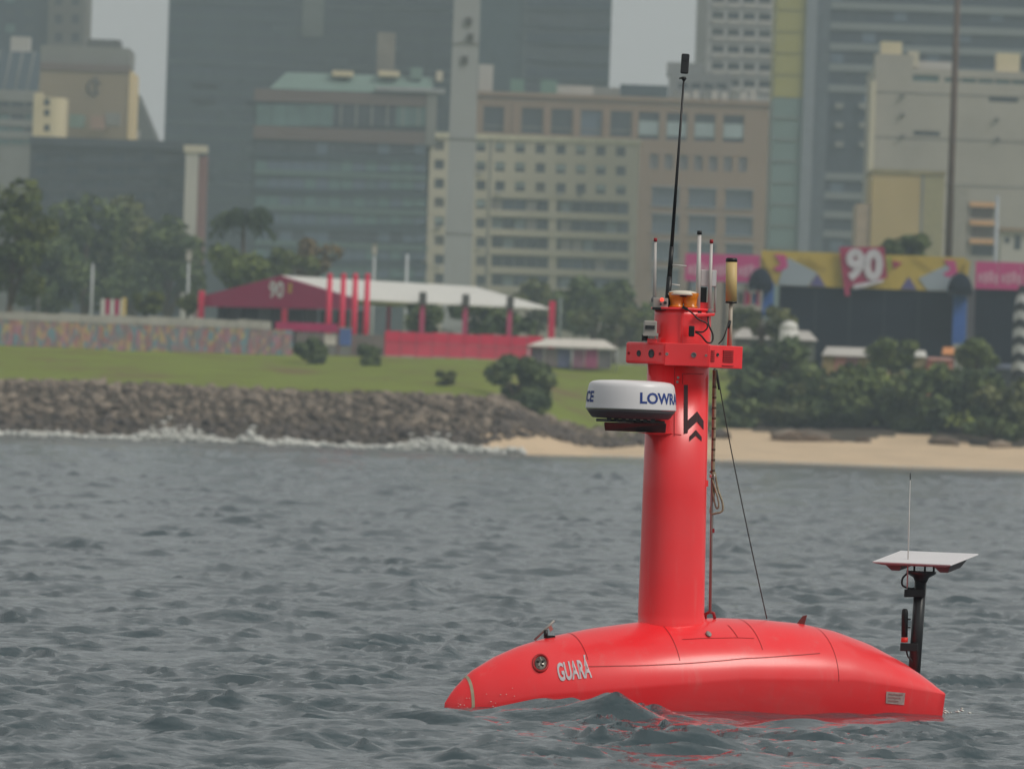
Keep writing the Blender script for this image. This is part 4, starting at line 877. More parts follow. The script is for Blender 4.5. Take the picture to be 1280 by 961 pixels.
# ------------------------------------------------------------------ the red uncrewed vessel
TH = R(25); DH = Vector((-math.cos(TH), -math.sin(TH), 0)); NP = Vector((math.sin(TH), -math.cos(TH), 0))     # heading, port
def L(px, py, dy=0.0):
    v = W(px, py, VY+dy); return Vector((v.x - VX, dy, v.z))
vs_ = empty('uncrewed_vessel', (VX, VY, 0), 'glossy red uncrewed survey vessel with tall mast floating low in the sea', 'boat')
def redpaint():
    m = bpy.data.materials.new('gloss_red_paint'); m.use_nodes = True; n = m.node_tree; b = n.nodes['Principled BSDF']
    tc = n.nodes.new('ShaderNodeTexCoord'); no = n.nodes.new('ShaderNodeTexNoise'); no.inputs['Scale'].default_value = 2.2; no.inputs['Detail'].default_value = 6
    mx = n.nodes.new('ShaderNodeMix'); mx.data_type = 'RGBA'; mx.inputs['A'].default_value = (.95, .028, .036, 1); mx.inputs['B'].default_value = (.90, .055, .062, 1)
    mr = n.nodes.new('ShaderNodeMapRange'); mr.inputs['From Min'].default_value = .4; mr.inputs['From Max'].default_value = .68
    n.links.new(tc.outputs['Object'], no.inputs['Vector']); n.links.new(no.outputs['Fac'], mr.inputs['Value']); n.links.new(mr.outputs[0], mx.inputs['Factor']); n.links.new(mx.outputs['Result'], b.inputs['Base Color'])
    mp = n.nodes.new('ShaderNodeMapping'); mp.inputs['Scale'].default_value = (9, 9, 1.3); n2 = n.nodes.new('ShaderNodeTexNoise'); n2.inputs['Scale'].default_value = 1.6; n2.inputs['Detail'].default_value = 7; n2.inputs['Roughness'].default_value = .62
    m3 = n.nodes.new('ShaderNodeMapRange'); m3.inputs['From Min'].default_value = .56; m3.inputs['From Max'].default_value = .80; m3.inputs['To Max'].default_value = .42
    mx2 = n.nodes.new('ShaderNodeMix'); mx2.data_type = 'RGBA'; mx2.inputs['B'].default_value = (.80, .16, .15, 1)         # dried salt runs
    n.links.new(tc.outputs['Object'], mp.inputs['Vector']); n.links.new(mp.outputs[0], n2.inputs['Vector']); n.links.new(n2.outputs['Fac'], m3.inputs['Value']); n.links.new(m3.outputs[0], mx2.inputs['Factor'])
    n.links.new(mx.outputs['Result'], mx2.inputs['A']); n.links.new(mx2.outputs['Result'], b.inputs['Base Color'])
    r2 = n.nodes.new('ShaderNodeMapRange'); r2.inputs['To Min'].default_value = .24; r2.inputs['To Max'].default_value = .42; n.links.new(no.outputs['Fac'], r2.inputs['Value']); n.links.new(r2.outputs[0], b.inputs['Roughness'])
    b.inputs['Coat Weight'].default_value = .5; b.inputs['Coat Roughness'].default_value = .20; b.inputs['Specular IOR Level'].default_value = .35; return m
REDP = redpaint()
SEAM = mat('seam_dark_red', (168, 24, 28), .5, 0); BLACK = mat('black_plastic', (26, 28, 30), .4, .1, 5); BLACKM = mat('satin_black_metal', (34, 38, 40), .35, .1, 4, .5); WHITEP = mat('white_plastic', (222, 220, 222), .35, .03, 4, .5)
GREYP = mat('grey_plastic', (110, 108, 110), .5, .05, 4); STEELB = mat('brushed_steel', (150, 146, 140), .4, .1, 8, .5, .15); TAN = mat('tan_antenna_tube', (202, 176, 122), .5, .06, 6); RTIP = mat('red_antenna_tip', (150, 24, 34), .5, 0)
ROPE = mat('tan_rope', (150, 138, 116), .9, .3, 40)
crest_px = [(556, 878), (563, 867), (570, 858), (590, 838), (620, 820), (650, 807), (690, 795), (740, 785), (800, 777), (850, 773), (900, 772), (950, 774), (1000, 779), (1040, 788), (1080, 803), (1120, 825), (1150, 842), (1176, 857)]
CS = []
for px, py in crest_px:
    s_ = 0.0
    for _ in range(4): p = L(px, py, -s_*math.sin(TH)); s_ = -p.x/math.cos(TH)
    CS.append((s_, p.z))
CS = np.array(CS)[::-1].copy(); CS[0, 0] += .115; CS[1, 0] += .04; SB, SS = CS[-1, 0], CS[0, 0]
def zc(s): return np.interp(s, CS[:, 0], CS[:, 1])
def tau(s): return (SB - s)/(SB - SS)
def zk(s): return np.minimum(np.interp(tau(s), [0, .06, .17, .4, .55, .8, 1], [.0, .045, .115, .185, .228, .235, .17]), zc(s)-.012)
def hb(s):
    t = tau(s); return np.where(t < .5, .40*np.clip(1-(1-t/.5)**2, 0, 1)**.72, .40 - .13*((t-.5)/.5)**2) + .004
NE = 1.85
def hull_tz(s, a):
    a = np.asarray(a, float); s = np.asarray(s, float); aa = np.minimum(np.abs(a), 1)*math.pi/2
    B, C, K = hb(s), zc(s), zk(s)
    t = B*np.sin(aa)**(2/NE); z = K + (C-K)*np.maximum(np.cos(aa), 0)**(2/NE)
    q = np.clip(np.abs(a)-1, 0, 1); t = t - q*B*.19; z = z - q*.24
    return np.sign(a)*t, z
def hullpt(s, a, off=0.0):
    t, z = hull_tz(s, a); p = DH*float(s) + NP*float(t); p.z = float(z)
    if off:
        e = 1e-3; q = lambda s2, a2: (lambda tz: DH*float(s2) + NP*float(tz[0]) + Vector((0, 0, float(tz[1]))))(hull_tz(s2, a2))
        da = -e if a > .98 and a <= 1 else e
        n = (q(s+e, a)-q(s-e, a)).cross(q(s, a+da)-q(s, a))*(1 if da > 0 else -1); n.normalize()
        if n.z < 0 and abs(a) < 1: n = -n
        if abs(a) >= 1 and n.y > 0: n = -n
        p = p + n*off; return p, n
    return p
ss = np.concatenate([np.linspace(SS, SB-.25, 60)[:-1], SB - .25*(1-np.linspace(0, 1, 18)**.6)]); aa = np.concatenate([np.linspace(-2, -1, 3)[:-1], np.linspace(-1, 1, 45), np.linspace(1, 2, 3)[1:]])
hm = MB(); na = len(aa); hv = []
for s_ in ss:
    for a in aa: hv.append(hullpt(s_, a))
    t, z = hull_tz(s_, 2.0); hv.append(DH*float(s_)+NP*float(t)*.3+Vector((0, 0, -.40*min(1, tau(s_)*6+.1)))); hv.append(DH*float(s_)-NP*float(t)*.3+Vector((0, 0, -.40*min(1, tau(s_)*6+.1))))
nr = na+2; fs = []
for i in range(len(ss)-1):
    for j in range(nr): fs.append((i*nr+j, i*nr+(j+1) % nr, (i+1)*nr+(j+1) % nr, (i+1)*nr+j))
fs.append(list(range(nr))[::-1]); fs.append([(len(ss)-1)*nr+j for j in range(nr)])
hm.add(hv, fs, True); hull = hm.build('hull', REDP, vs_)
es = hull.modifiers.new('edge', 'EDGE_SPLIT'); es.split_angle = R(24)
# screen -> hull surface lookup for placing fittings
gs, ga = np.meshgrid(np.linspace(SS, SB, 700), np.linspace(-.15, 1.95, 420), indexing='ij'); gt_, gz = hull_tz(gs, ga)
gx = gs*DH.x + gt_*NP.x + VX; gy = gs*DH.y + gt_*NP.y + VY
def hull_at(px, py):
    u, v = UN(px, py); d = (gx/gy*FPX - u)**2 + ((gz-EYE)/gy*FPX - v)**2; k = np.unravel_index(np.argmin(d), d.shape); return float(gs[k]), float(ga[k])
def ribbon(name, m, sa, width, off, parent):
    b = MB(); pts = [hullpt(s, a, off) for s, a in sa]; vs = []
    for i, (p, n) in enumerate(pts):
        t = (pts[min(i+1, len(pts)-1)][0]-pts[max(i-1, 0)][0]).normalized(); w_ = n.cross(t).normalized()*width/2; vs += [p-w_, p+w_]
    b.add(vs, [(2*i, 2*i+1, 2*i+3, 2*i+2) for i in range(len(pts)-1)], True); return b.build(name, m, parent)
for px, py, amax in ((716, 793, .60), (821, 777, .72), (928, 775, .64), (1023, 786, 1.0)):
    s_, _ = hull_at(px, py); ribbon('panel_seam', SEAM, [(s_, a) for a in np.linspace(-.6, amax, 26)], .0045, .0015, hull)
def a_of_z(s, z): K, C = float(zk(s)), float(zc(s)); return 2/math.pi*math.acos(min(1, max(0, (z-K)/(C-K)))**(NE/2))
def seam_px(p0, p1, width=.006):
    (s0_, a0_), (s1_, a1_) = hull_at(*p0), hull_at(*p1); ribbon('panel_seam', SEAM, [(s0_+(s1_-s0_)*t, a0_+(a1_-a0_)*t) for t in np.linspace(0, 1, 24)], width, .0015, hull)
q3 = [hull_at(*p) for p in ((736, 832.5), (885, 826.5), (1025, 816))]; cf = np.polyfit([q[0] for q in q3], [q[1] for q in q3], 2)
ribbon('panel_seam', SEAM, [(s, float(np.polyval(cf, s))) for s in np.linspace(q3[0][0], q3[2][0], 40)], .006, .0015, hull); seam_px((853, 799), (943, 797.5), .005); seam_px((910, 781), (922, 797), .005)
# name on the bow
V, F = text_mesh('GUARÁ', 1.0, .028, 1.0); x0, x1 = V[:, 0].min(), V[:, 0].max(); y0 = 0.0; cap = .73
cn = {k: hull_at(*p) for k, p in dict(bl=(698, 850.5), br=(740, 846), tl=(694.0, 828.5), tr=(735.5, 823)).items()}
vv = []
for x, y in V:
    fx = (x-x0)/(x1-x0); fy = (y-y0)/cap
    bot = [cn['bl'][i]*(1-fx)+cn['br'][i]*fx for i in (0, 1)]; top = [cn['tl'][i]*(1-fx)+cn['tr'][i]*fx for i in (0, 1)]
    vv.append(hullpt(bot[0]*(1-fy)+top[0]*fy, bot[1]*(1-fy)+top[1]*fy, .004)[0])
MB().add(vv, F).build('name_lettering', mat('silver_grey_lettering', (196, 190, 194), .5, 0), hull)
# porthole lamp
s_, a_ = hull_at(676, 828); p, n = hullpt(s_, a_, .001); q = n.to_track_quat('Z', 'Y')
ph = MB().lathe([(.050, -.03), (.050, .004), (.044, .007), (.040, .004), (.040, -.02)], n=28).build('porthole_ring', SEAM, vs_); ph.location = p; ph.rotation_mode = 'QUATERNION'; ph.rotation_quaternion = q; ph.scale = (.92, 1.25, 1)
lens = MB().lathe([(.039, -.02), (.036, .002), (.0, .006)], n=24).build('porthole_glass', mat('dim_silver_lens', (132, 128, 120), .2, .5, 30, .6, .5), ph)
for i in range(5): a = i*1.256; MB().tube([(.01*math.cos(a), .01*math.sin(a), .007), (.026*math.cos(a+.5), .026*math.sin(a+.5), .008)], .005, 6).build('lens_element', STEELB if i % 2 else BLACK, ph)
s_, a_ = hull_at(584, 846); ribbon('bow_stripe', mat('bare_primer_stripe', (176, 164, 140), .7, .2, 20), [(s_, a) for a in np.linspace(-.9, 1.5, 24)], .017, .002, hull)
# registration plate
cs_ = [hull_at(*p) for p in ((1108, 863.5), (1131, 865.5), (1130, 880.5), (1107, 878.5))]; vv = [hullpt(s, a, .003)[0] for s, a in cs_]
MB().add(vv, [(0, 1, 2, 3)]).build('registration_plate', mat('worn_grey_plate', (186, 160, 156), .6, .25, 40), hull)
for i in range(3):
    f0, f1 = .15+i*.28, .32+i*.28; e = lambda t, u: (vv[0]*(1-t)+vv[1]*t)*(1-u)+(vv[3]*(1-t)+vv[2]*t)*u + Vector((0, -.002, 0))
    MB().add([e(.12, f0), e(.88 - .1*i, f0), e(.88 - .1*i, f1-.06), e(.12, f1-.06)], [(0, 1, 2, 3)]).build('plate_mark', mat('plate_faded_mark', (164, 118, 116), .6, .3, 60), hull)
# latch, fin, bow prop
s_, a_ = hull_at(885.5, 793); p, n = hullpt(s_, a_, .004); lt = MB().lathe([(.014, -.004), (.016, .006), (.008, .010)], n=14).build('deck_latch', STEELB, vs_); lt.location = p; lt.rotation_mode = 'QUATERNION'; lt.rotation_quaternion = n.to_track_quat('Z', 'Y'); lt.scale = (1, 1.5, 1)
f0 = hullpt(hull_at(1003, 779)[0], 0); MB().hexa([f0+Vector((-.035, -.012, -.02)), f0+Vector((.02, -.012, -.02)), f0+Vector((.02, .012, -.02)), f0+Vector((-.035, .012, -.02)), f0+Vector((.012, -.008, .045)), f0+Vector((.036, -.008, .05)), f0+Vector((.036, .008, .05)), f0+Vector((.012, .008, .045))]).build('deck_fin', mat('dull_red_brown_fin', (110, 52, 50), .5), vs_, .004)
sb_ = hull_at(668, 801)[0]; b0 = hullpt(sb_, -.08); db_ = b0.y
ta, tb_, tcn = L(668, 799.5, db_), L(693, 775, db_), L(682, 797, db_)
bp = MB().tube([ta, tb_], .0065, 8).build('bow_hatch_prop', STEELB, vs_); MB().tube([L(682, 787, db_), L(682.5, 797, db_)], .012, 8).build('prop_post', BLACK, bp); MB().box(L(684, 797, db_)-Vector((.0, .02, .012)), L(694, 794, db_)+Vector((0, .02, 0))).build('prop_block', BLACK, bp); MB().obox(L(688.5, 785, db_), (.008, 0, .006), (0, .008, 0), (-.006, 0, .012)).build('prop_tab', mat('faded_pink_tab', (186, 120, 112), .6), bp)

# mast
LA, LB, ME = .184, .152, 2.5
def msec(scale=1.0, n=48):
    o = []
    for k in range(n):
        t = 2*math.pi*k/n; c, s = math.cos(t), math.sin(t); o.append(DH*(LA*scale*math.copysign(abs(c)**(2/ME), c)) + NP*(LB*scale*math.copysign(abs(s)**(2/ME), s)))
    return o
ZB, ZT = L(840, 775).z, L(850, 458).z
def loft(secs):
    b = MB(); n = len(secs[0][0]); vs = []
    for sec, z, off in secs: vs += [Vector((p.x+off.x, p.y+off.y, z)) for p in sec]
    b.add(vs, [(i*n+k, i*n+(k+1) % n, (i+1)*n+(k+1) % n, (i+1)*n+k) for i in range(len(secs)-1) for k in range(n)], True)
    b.f.append(list(range(n))[::-1]); b.sm.append(False); b.f.append([(len(secs)-1)*n+k for k in range(n)]); b.sm.append(False); return b
O0 = Vector((0, 0, 0))
loft([(msec(1.05), ZB-.20, O0), (msec(1.035), ZB-.02, O0), (msec(1.012), ZB-.002, O0), (msec(.99), ZB+.03, Vector((-.006, 0, 0))), (msec(.955), (ZB+ZT)/2, Vector((-.011, 0, 0))), (msec(.92), ZT+.02, Vector((-.016, 0, 0)))]).build('mast', REDP, vs_)
def mast_front(x, z, off=.003, lift=0.0):
    e_ = (z-ZB)/(ZT-ZB); f = .99 - .07*e_; pts = [p*f + Vector((-.006-.010*e_, 0, 0)) for p in msec(1.0, 240)]; best = None
    for i in range(240):
        p, q2 = pts[i], pts[(i+1) % 240]
        if (p.x-x)*(q2.x-x) <= 0 and abs(p.x-q2.x) > 1e-9:
            t = (x-p.x)/(q2.x-p.x); y = p.y+(q2.y-p.y)*t
            if best is None or y < best: best = y
    if best is None: best = 0.0
    return Vector((x, best-off, z))
def on_mast(name, m, poly, off=.003, sub=5):
    """a painted mark: pixel polygon strips draped over the mast"""
    b = MB()
    for quad in poly:
        q4 = [L(*p, -.16) for p in quad]; vs = []
        for i in range(sub+1):
            for j in range(2):
                a = q4[0]*(1-i/sub)+q4[1]*(i/sub); c = q4[3]*(1-i/sub)+q4[2]*(i/sub); p = a if j == 0 else c; vs.append(mast_front(p.x, p.z, off))
        b.add(vs, [(2*i, 2*i+1, 2*i+3, 2*i+2) for i in range(sub)])
    return b.build(name, m, vs_)
LOGO = mat('charcoal_vinyl', (70, 46, 50), .5, .1, 10)
on_mast('chevron_logo', LOGO, [((855, 481), (860, 481), (860, 541), (855, 542)), ((860.2, 525), (871.5, 514), (871.5, 527), (860.2, 537.5)), ((871.7, 514), (880, 526), (880, 537), (871.7, 527)), ((862, 545.5), (870, 537), (870, 544.5), (862, 551.5)), ((870.2, 537), (877.5, 546), (877.5, 551.5), (870.2, 544.5))])
on_mast('panel_outline', SEAM, [((853, 466.5), (880, 467), (880, 467.8), (853, 467.3)), ((853, 467.4), (853.8, 467.4), (853.8, 480), (853, 480)), ((843, 460), (843.7, 460), (843.2, 545), (842.5, 545)), ((842.6, 542.0), (852, 543), (852, 543.7), (842.6, 542.8))], .0025)
for px, py in ((846, 477.5), (847, 472)): p = mast_front(L(px, py).x, L(px, py).z, .001); MB().obox(p, (.006, 0, 0), (0, .006, 0), (0, 0, .006)).build('screw_head', STEELB, vs_)
# radar dome
rc = L(789, 500, -.33); zof = lambda py: L(789, py, -.33).z
rad = MB().lathe([(.2505, zof(511.8)), (.2500, zof(510.5)), (.2475, zof(501)), (.2435, zof(491)), (.2385, zof(484)), (.2340, zof(480.8)), (.226, zof(478.8)), (.213, zof(477.4)), (.18, zof(476.2)), (.10, zof(475.3)), (.0, zof(475))], (rc.x, rc.y, 0), 64).build('radar_dome', WHITEP, vs_)
MB().lathe([(.10, zof(524)), (.208, zof(523)), (.218, zof(521.5)), (.236, zof(516)), (.2475, zof(512.2))], (rc.x, rc.y, 0), 64, True).build('dome_base', mat('dome_base_grey', (78, 74, 78), .5, .05, 4), rad)
V, F = text_mesh('LOWRANCE', 1.0, .03, 1.0); x0, x1 = V[:, 0].min(), V[:, 0].max(); LB_ = mat('navy_lettering', (36, 62, 132), .5, 0); zb0 = zof(503.5)
for k in range(2):
    vv = []
    for x, y in V:
        ang = R(10.5 + 180*k) + (x-x0)/(x1-x0)*R(112); z = zb0 + y/.73*.060
        rr_ = np.interp(z, [zof(512), zof(505), zof(493), zof(484)], [.2508, .2485, .2442, .2385])+.002; vv.append((rc.x + rr_*math.sin(ang), rc.y - rr_*math.cos(ang), z))
    MB().add(vv, F).build('maker_lettering', LB_, rad)
MB().obox((rc.x, rc.y, zof(526.2)), DH*.15, NP*.13, (0, 0, .008)).build('mount_feet', BLACK, rad, .004)
for i in range(-3, 4): MB().obox(Vector((rc.x+.04*i, rc.y-.14, zof(524.5))), (.012, 0, 0), (0, .02, 0), (0, 0, .012)).build('mount_stud', BLACK, rad)
a0 = L(793, 531, -.33); ar = MB().hexa([L(756, 538, -.36), L(832, 541, -.16), L(832, 541, .0), L(756, 538, -.12), L(755, 527.5, -.42), L(833, 529, -.2), L(833, 529, .0), L(755, 527.5, -.12)]); ar.build('radar_shelf', BLACKM, vs_, .006)
MB().hexa([L(818, 543.5, -.2), L(842, 544.5, -.14), L(842, 544.5, .0), L(818, 543.5, -.05), L(796, 540.3, -.28), L(843, 541.4, -.155), L(843, 541.4, .0), L(796, 540.3, -.05)]).build('radar_bracket', REDP, vs_, .004)
# equipment collar
z0, z1 = L(848, 457.5).z, L(848, 429.5).z
pc = [Vector((-.314, .03)), Vector((-.100, -.245)), Vector((.147, -.262)), Vector((.338, -.07))]
def cbox(a, b_, dep, za, zb, name, bev=.006):
    t = (b_-a).normalized(); n = Vector((t.y, -t.x)); n = n if n.y < 0 else -n; i0, i1 = a - n*dep, b_ - n*dep
    return MB().plan([(a.x, a.y), (b_.x, b_.y), (i1.x, i1.y), (i0.x, i0.y)], za, zb).build(name, REDP, vs_, bev), a, b_, n
lb, la_, lb_, ln = cbox(pc[0], pc[1]-(pc[1]-pc[0]).normalized()*.002, .10, z0+.006, z1+.001, 'sensor_box', .014)
mb_, ma, mb2, mn = cbox(pc[1]+Vector((.002, 0)), pc[2]-Vector((.002, 0)), .12, z0, z1, 'centre_box', .004)
rb, ra, rb2, rn = cbox(pc[2]+Vector((.002, .001)), pc[3], .10, z0-.004, z1-.004, 'vent_box', .004)
def onface(box, a, b_, n, t, zf, r_, m, name, sq=None, proud=.004):
    c = a + (b_-a)*t; p = Vector((c.x, c.y, z0+(z1-z0)*zf)); tv_ = Vector((b_.x-a.x, b_.y-a.y, 0)).normalized(); nv = Vector((n.x, n.y, 0))
    if sq: MB().obox(p+nv*proud*.5, tv_*sq[0], nv*proud, Vector((0, 0, sq[1]))).build(name, m, box)
    else:
        o = MB().lathe([(r_, -.004), (r_, proud), (r_*.7, proud+.001), (r_*.6, proud-.003)], n=18).build(name, m, box); o.location = p; o.rotation_mode = 'QUATERNION'; o.rotation_quaternion = nv.to_track_quat('Z', 'Y')
DG = mat('dark_camera_glass', (30, 34, 38), .15, 0, 1, .6)
onface(lb, la_, lb_, ln, .36, .5, .017, DG, 'camera_eye'); onface(lb, la_, lb_, ln, .68, .5, .024, DG, 'camera_eye'); onface(lb, la_, lb_, ln, .10, .5, .008, SEAM, 'bolt'); onface(lb, la_, lb_, ln, .90, .5, .008, SEAM, 'bolt')
onface(mb_, ma, mb2, mn, .05, .5, .009, STEELB, 'bolt'); onface(mb_, ma, mb2, mn, .66, .5, .015, GREYP, 'socket'); onface(mb_, ma, mb2, mn, .94, .5, .007, STEELB, 'bolt')
GR = mat('recessed_red_grille', (150, 20, 26), .5, 0)
for i in range(7): onface(rb, ra, rb2, rn, .55, .26+i*.08, 0, GR, 'vent_slat', (.040, .0028))
for i in range(6): onface(rb, ra, rb2, rn, .09, .26+i*.09, 0, GR, 'vent_slat', (.014, .0028))
onface(rb, ra, rb2, rn, .24, .55, .010, DG, 'switch'); onface(rb, ra, rb2, rn, .55, .08, 0, GR, 'panel_line', (.045, .0015))
# upper drum
zt1 = L(848, 388).z
loft([(msec(.86), z1-.12, O0), (msec(.86), z1+.002, O0), (msec(.85), zt1-.03, O0), (msec(.85), zt1, O0)]).build('upper_mast', REDP, vs_)
ts = L(846, 388).x
loft([(msec(.93), zt1+.001, Vector((-.005, 0, 0))), (msec(.93), zt1+.014, Vector((-.005, 0, 0)))]).build('top_plate', REDP, vs_, .003)
zt2 = zt1+.015
MB().hexa([L(871, 396, -.16), L(893, 395, -.10), L(893, 395, .05), L(871, 396, .05), L(871, 391.5, -.16), L(894, 391.5, -.10), L(894, 391.5, .06), L(871, 391.5, .06)]).build('side_shelf', REDP, vs_, .003)
MB().box(L(853.6, 430, -.168)-Vector((.002, 0, 0)), L(854.2, 390, -.150)+Vector((.002, 0, 0))).build('drum_seam', SEAM, vs_)
# instrument on bracket left of the drum
ib = MB().box(L(804.5, 417, -.2), L(821, 401.5, -.09)).build('lidar_box', mat('pale_grey_housing', (160, 156, 150), .5, .06, 8), vs_, .006)
MB().box(L(806.5, 411, -.207), L(818.5, 407, -.198)).build('lidar_window', DG, ib); MB().box(L(804, 419.5, -.21), L(822.5, 416.8, -.085)).build('lidar_flange', mat('pale_grey_housing', (0,0,0)), ib)
for i in range(3): MB().box(L(813+i*3.5, 423.5, -.18), L(815+i*3.5, 419.7, -.12)).build('lidar_fin', mat('pale_grey_housing', (0,0,0)), ib)
MB().tube([L(806, 426, -.14), L(806, 418.5, -.14)], .018, 10).build('lidar_foot', BLACK, ib); MB().box(L(809, 428.5, -.16), L(821, 423.7, -.1)).build('lidar_bracket', REDP, ib)
# small camera with red lamp on the top plate
cb = MB().box(L(816, 384.8, -.12), L(835, 373.2, -.03)).build('camera_box', mat('pale_grey_housing', (0,0,0)), vs_, .004)
MB().box(L(815.5, 387, -.125), L(835.5, 384.9, -.025)).build('camera_base', BLACK, cb); MB().lathe([(.0, -.011), (.008, -.007), (.0105, 0), (.008, .007), (0, .011)], L(827.5, 374.5, -.13), 14).build('red_lamp', mat('lit_red_lamp', (255, 60, 40), .4, 0, emit=((1, .05, .03), 1.6)), cb)
MB().tube([L(831.5, 378.5, -.128), L(831.5, 378.5, -.1)], .009, 10).build('camera_lens', DG, cb); MB().tube([L(826, 380, -.128), L(826, 380, -.1)], .006, 10).build('camera_lens', DG, cb)
# amber beacons with white cap
AMB = mat('amber_lens', (214, 122, 14), .25, .25, 18, .5); zA = L(850, 386.5).z
for px, dy in ((846, -.07), (863, -.075)): MB().lathe([(.044, zt2), (.044, zt2+.008), (.036, zt2+.014), (.042, zt2+.05), (.049, zt2+.078), (.047, zt2+.082)], (L(px, 380, dy).x, dy, 0), 24).build('amber_beacon', AMB, vs_)
MB().lathe([(.086, L(854, 369.5).z), (.088, L(854, 368).z), (.080, L(854, 365).z), (.04, L(854, 363.5).z), (0, L(854, 363.3).z)], (L(854, 368).x, -.05, 0), 32).build('satellite_antenna_cap', mat('cream_plastic', (214, 206, 190), .45), vs_)
MB().lathe([(.066, L(854, 371.4).z), (.066, L(854, 369.7).z)], (L(854, 368).x, -.05, 0), 24).build('cap_spacer', BLACK, vs_)
# antennas
def rodpart(name, m, p, q, r0, r1=None, parent=vs_, n=10): return MB().tube([p, q], [r0, r1 or r0], n).build(name, m, parent)
AN = mat('white_antenna', (196, 192, 188), .4, .05, 10)
for (bx, by, tx, ty, tipm, r_, dy) in ((818, 376, 819.3, 302.5, RTIP, .009, -.02), (886.5, 391, 889.3, 304.5, RTIP, .0095, -.06), (872, 391, 874.3, 293.5, BLACK, .0125, -.08)):
    a = rodpart('white_antenna', AN, L(bx, by, dy), L(tx, ty, dy), r_*1.15, r_*.85); d_ = (L(tx, ty, dy)-L(bx, by, dy)).normalized(); rodpart('antenna_tip', tipm, L(tx, ty, dy)+d_*.001, L(tx, ty, dy)+d_*.022, r_*1.1, parent=a)
    MB().lathe([(r_*2, 0), (r_*2, .02), (r_*1.2, .03)], L(bx, by, dy)-Vector((0, 0, .008)), 12).build('antenna_foot', GREYP if tipm == RTIP else BLACK, a)
wa, wb = L(834, 386, -.05), L(855, 97, -.05)
wh = MB().tube([wa, wa+(wb-wa)*.14], .0165, 12).build('whip_antenna', BLACK, vs_); MB().tube([wa+(wb-wa)*.14, wa+(wb-wa)*.27], [.014, .0125], 12).build('whip_sleeve', BLACK, wh); MB().tube([wa+(wb-wa)*.27, wa+(wb-wa)*.6, wb], [.0105, .008, .0055], 10).build('whip_rod', BLACK, wh)
MB().lathe([(.006, -.02), (.016, -.006), (.010, .004)], wb, 12).build('whip_clamp', BLACK, wh); MB().obox(wb+Vector((-.014, 0, -.004)), (.012, 0, .003), (0, .006, 0), (0, 0, .005)).build('clamp_lever', BLACK, wh)
cd = (wb-wa).normalized(); ca = wb+cd*.012
c360 = MB().obox(ca+cd*.064, cd.cross(Vector((0, 1, 0)))*.0225, (0, .015, 0), cd*.056).build('round_view_camera', mat('camera_charcoal', (46, 48, 50), .4, .05, 5), wh, .008)
MB().obox(ca+cd*.098 + Vector((0, -.0155, 0)), cd.cross(Vector((0, 1, 0)))*.018, (0, .002, 0), cd*.018).build('camera_lens', DG, c360)
for y, x0_, x1_ in ((332, 838, 858.5), (356, 836, 850)): rodpart('cross_rod', AN, L(x0_, y-1, -.055), L(x1_, y+.6, -.055), .004); 
rodpart('rod_stub', AN, L(839.5, 323, -.055), L(839, 333, -.055), .004)
wbx = MB().box(L(875.5, 358, -.05), L(896, 338, -.01)).build('white_box_antenna', mat('off_white_panel', (214, 204, 204), .5, .05, 8), vs_, .005); MB().box(L(890, 357.5, -.054), L(895.5, 338.5, -.0505)).build('box_edge', WHITEP, wbx)
MB().box(L(875.5, 378, -.05), L(883.5, 359.5, -.01)).build('box_stand', BLACK, wbx); rodpart('box_stay', AN, L(893.5, 391, -.03), L(894.5, 358.5, -.03), .006, parent=wbx); MB().box(L(875, 391, -.05), L(885, 378.3, -.01)).build('stand_foot', REDP, wbx)
tb2 = rodpart('tan_antenna', TAN, L(914, 377, -.06), L(914.4, 327.5, -.06), .0315, n=24); MB().lathe([(.0325, 0), (.0325, .016), (.026, .022)], L(914.4, 327.4, -.06), 24).build('end_cap', BLACK, tb2); MB().lathe([(.030, -.010), (.0325, -.008), (.0325, -.0005)], L(914, 377, -.06), 24).build('end_cap', BLACK, tb2)
rodpart('antenna_stem', mat('warm_grey_tube', (176, 166, 150), .5), L(912.6, 436, -.06), L(913.6, 378.5, -.06), .0105, parent=tb2); rodpart('stem_brace', REDP, L(909.8, 434, -.05), L(911, 402, -.05), .005, parent=tb2)
def cable(name, pts, r_, m=BLACK, parent=vs_):
    P = [L(*p) for p in pts]; out = []
    for i in range(len(P)-1):
        p0, p1, p2, p3 = P[max(i-1, 0)], P[i], P[i+1], P[min(i+2, len(P)-1)]
        for t in np.linspace(0, 1, 7)[:-1]: out.append(.5*((2*p1)+(p2-p0)*t+(2*p0-5*p1+4*p2-p3)*t*t+(3*p1-p0-3*p2+p3)*t**3))
    return MB().tube(out+[P[-1]], r_, 6).build(name, m, parent)
cable('cable', [(857, 385, -.17), (866, 392, -.19), (873, 399, -.19), (883, 404, -.17), (884, 410, -.17), (878, 415, -.17), (869, 414, -.17)], .0045)
cable('cable', [(885, 396, -.1), (886, 406, -.12), (891, 418, -.12), (890, 427, -.13), (884, 428, -.15), (876, 419, -.17), (869, 415, -.17)], .005)
cable('cable', [(898, 430, -.1), (904, 423, -.1), (908, 412, -.1), (911, 402, -.07)], .004)
MB().obox(L(864.5, 414, -.175), (.016, 0, 0), (0, .02, 0), (0, 0, .030)).build('connector_plug', BLACK, vs_, .006); MB().obox(L(856, 385, -.16), (.014, 0, -.007), (0, .008, 0), (.003, 0, .007)).build('beacon_plug', BLACK, vs_)
MB().tube([L(912.5, 401, -.07), L(910, 410, -.08)], .009, 8).build('cable_gland', BLACK, vs_)
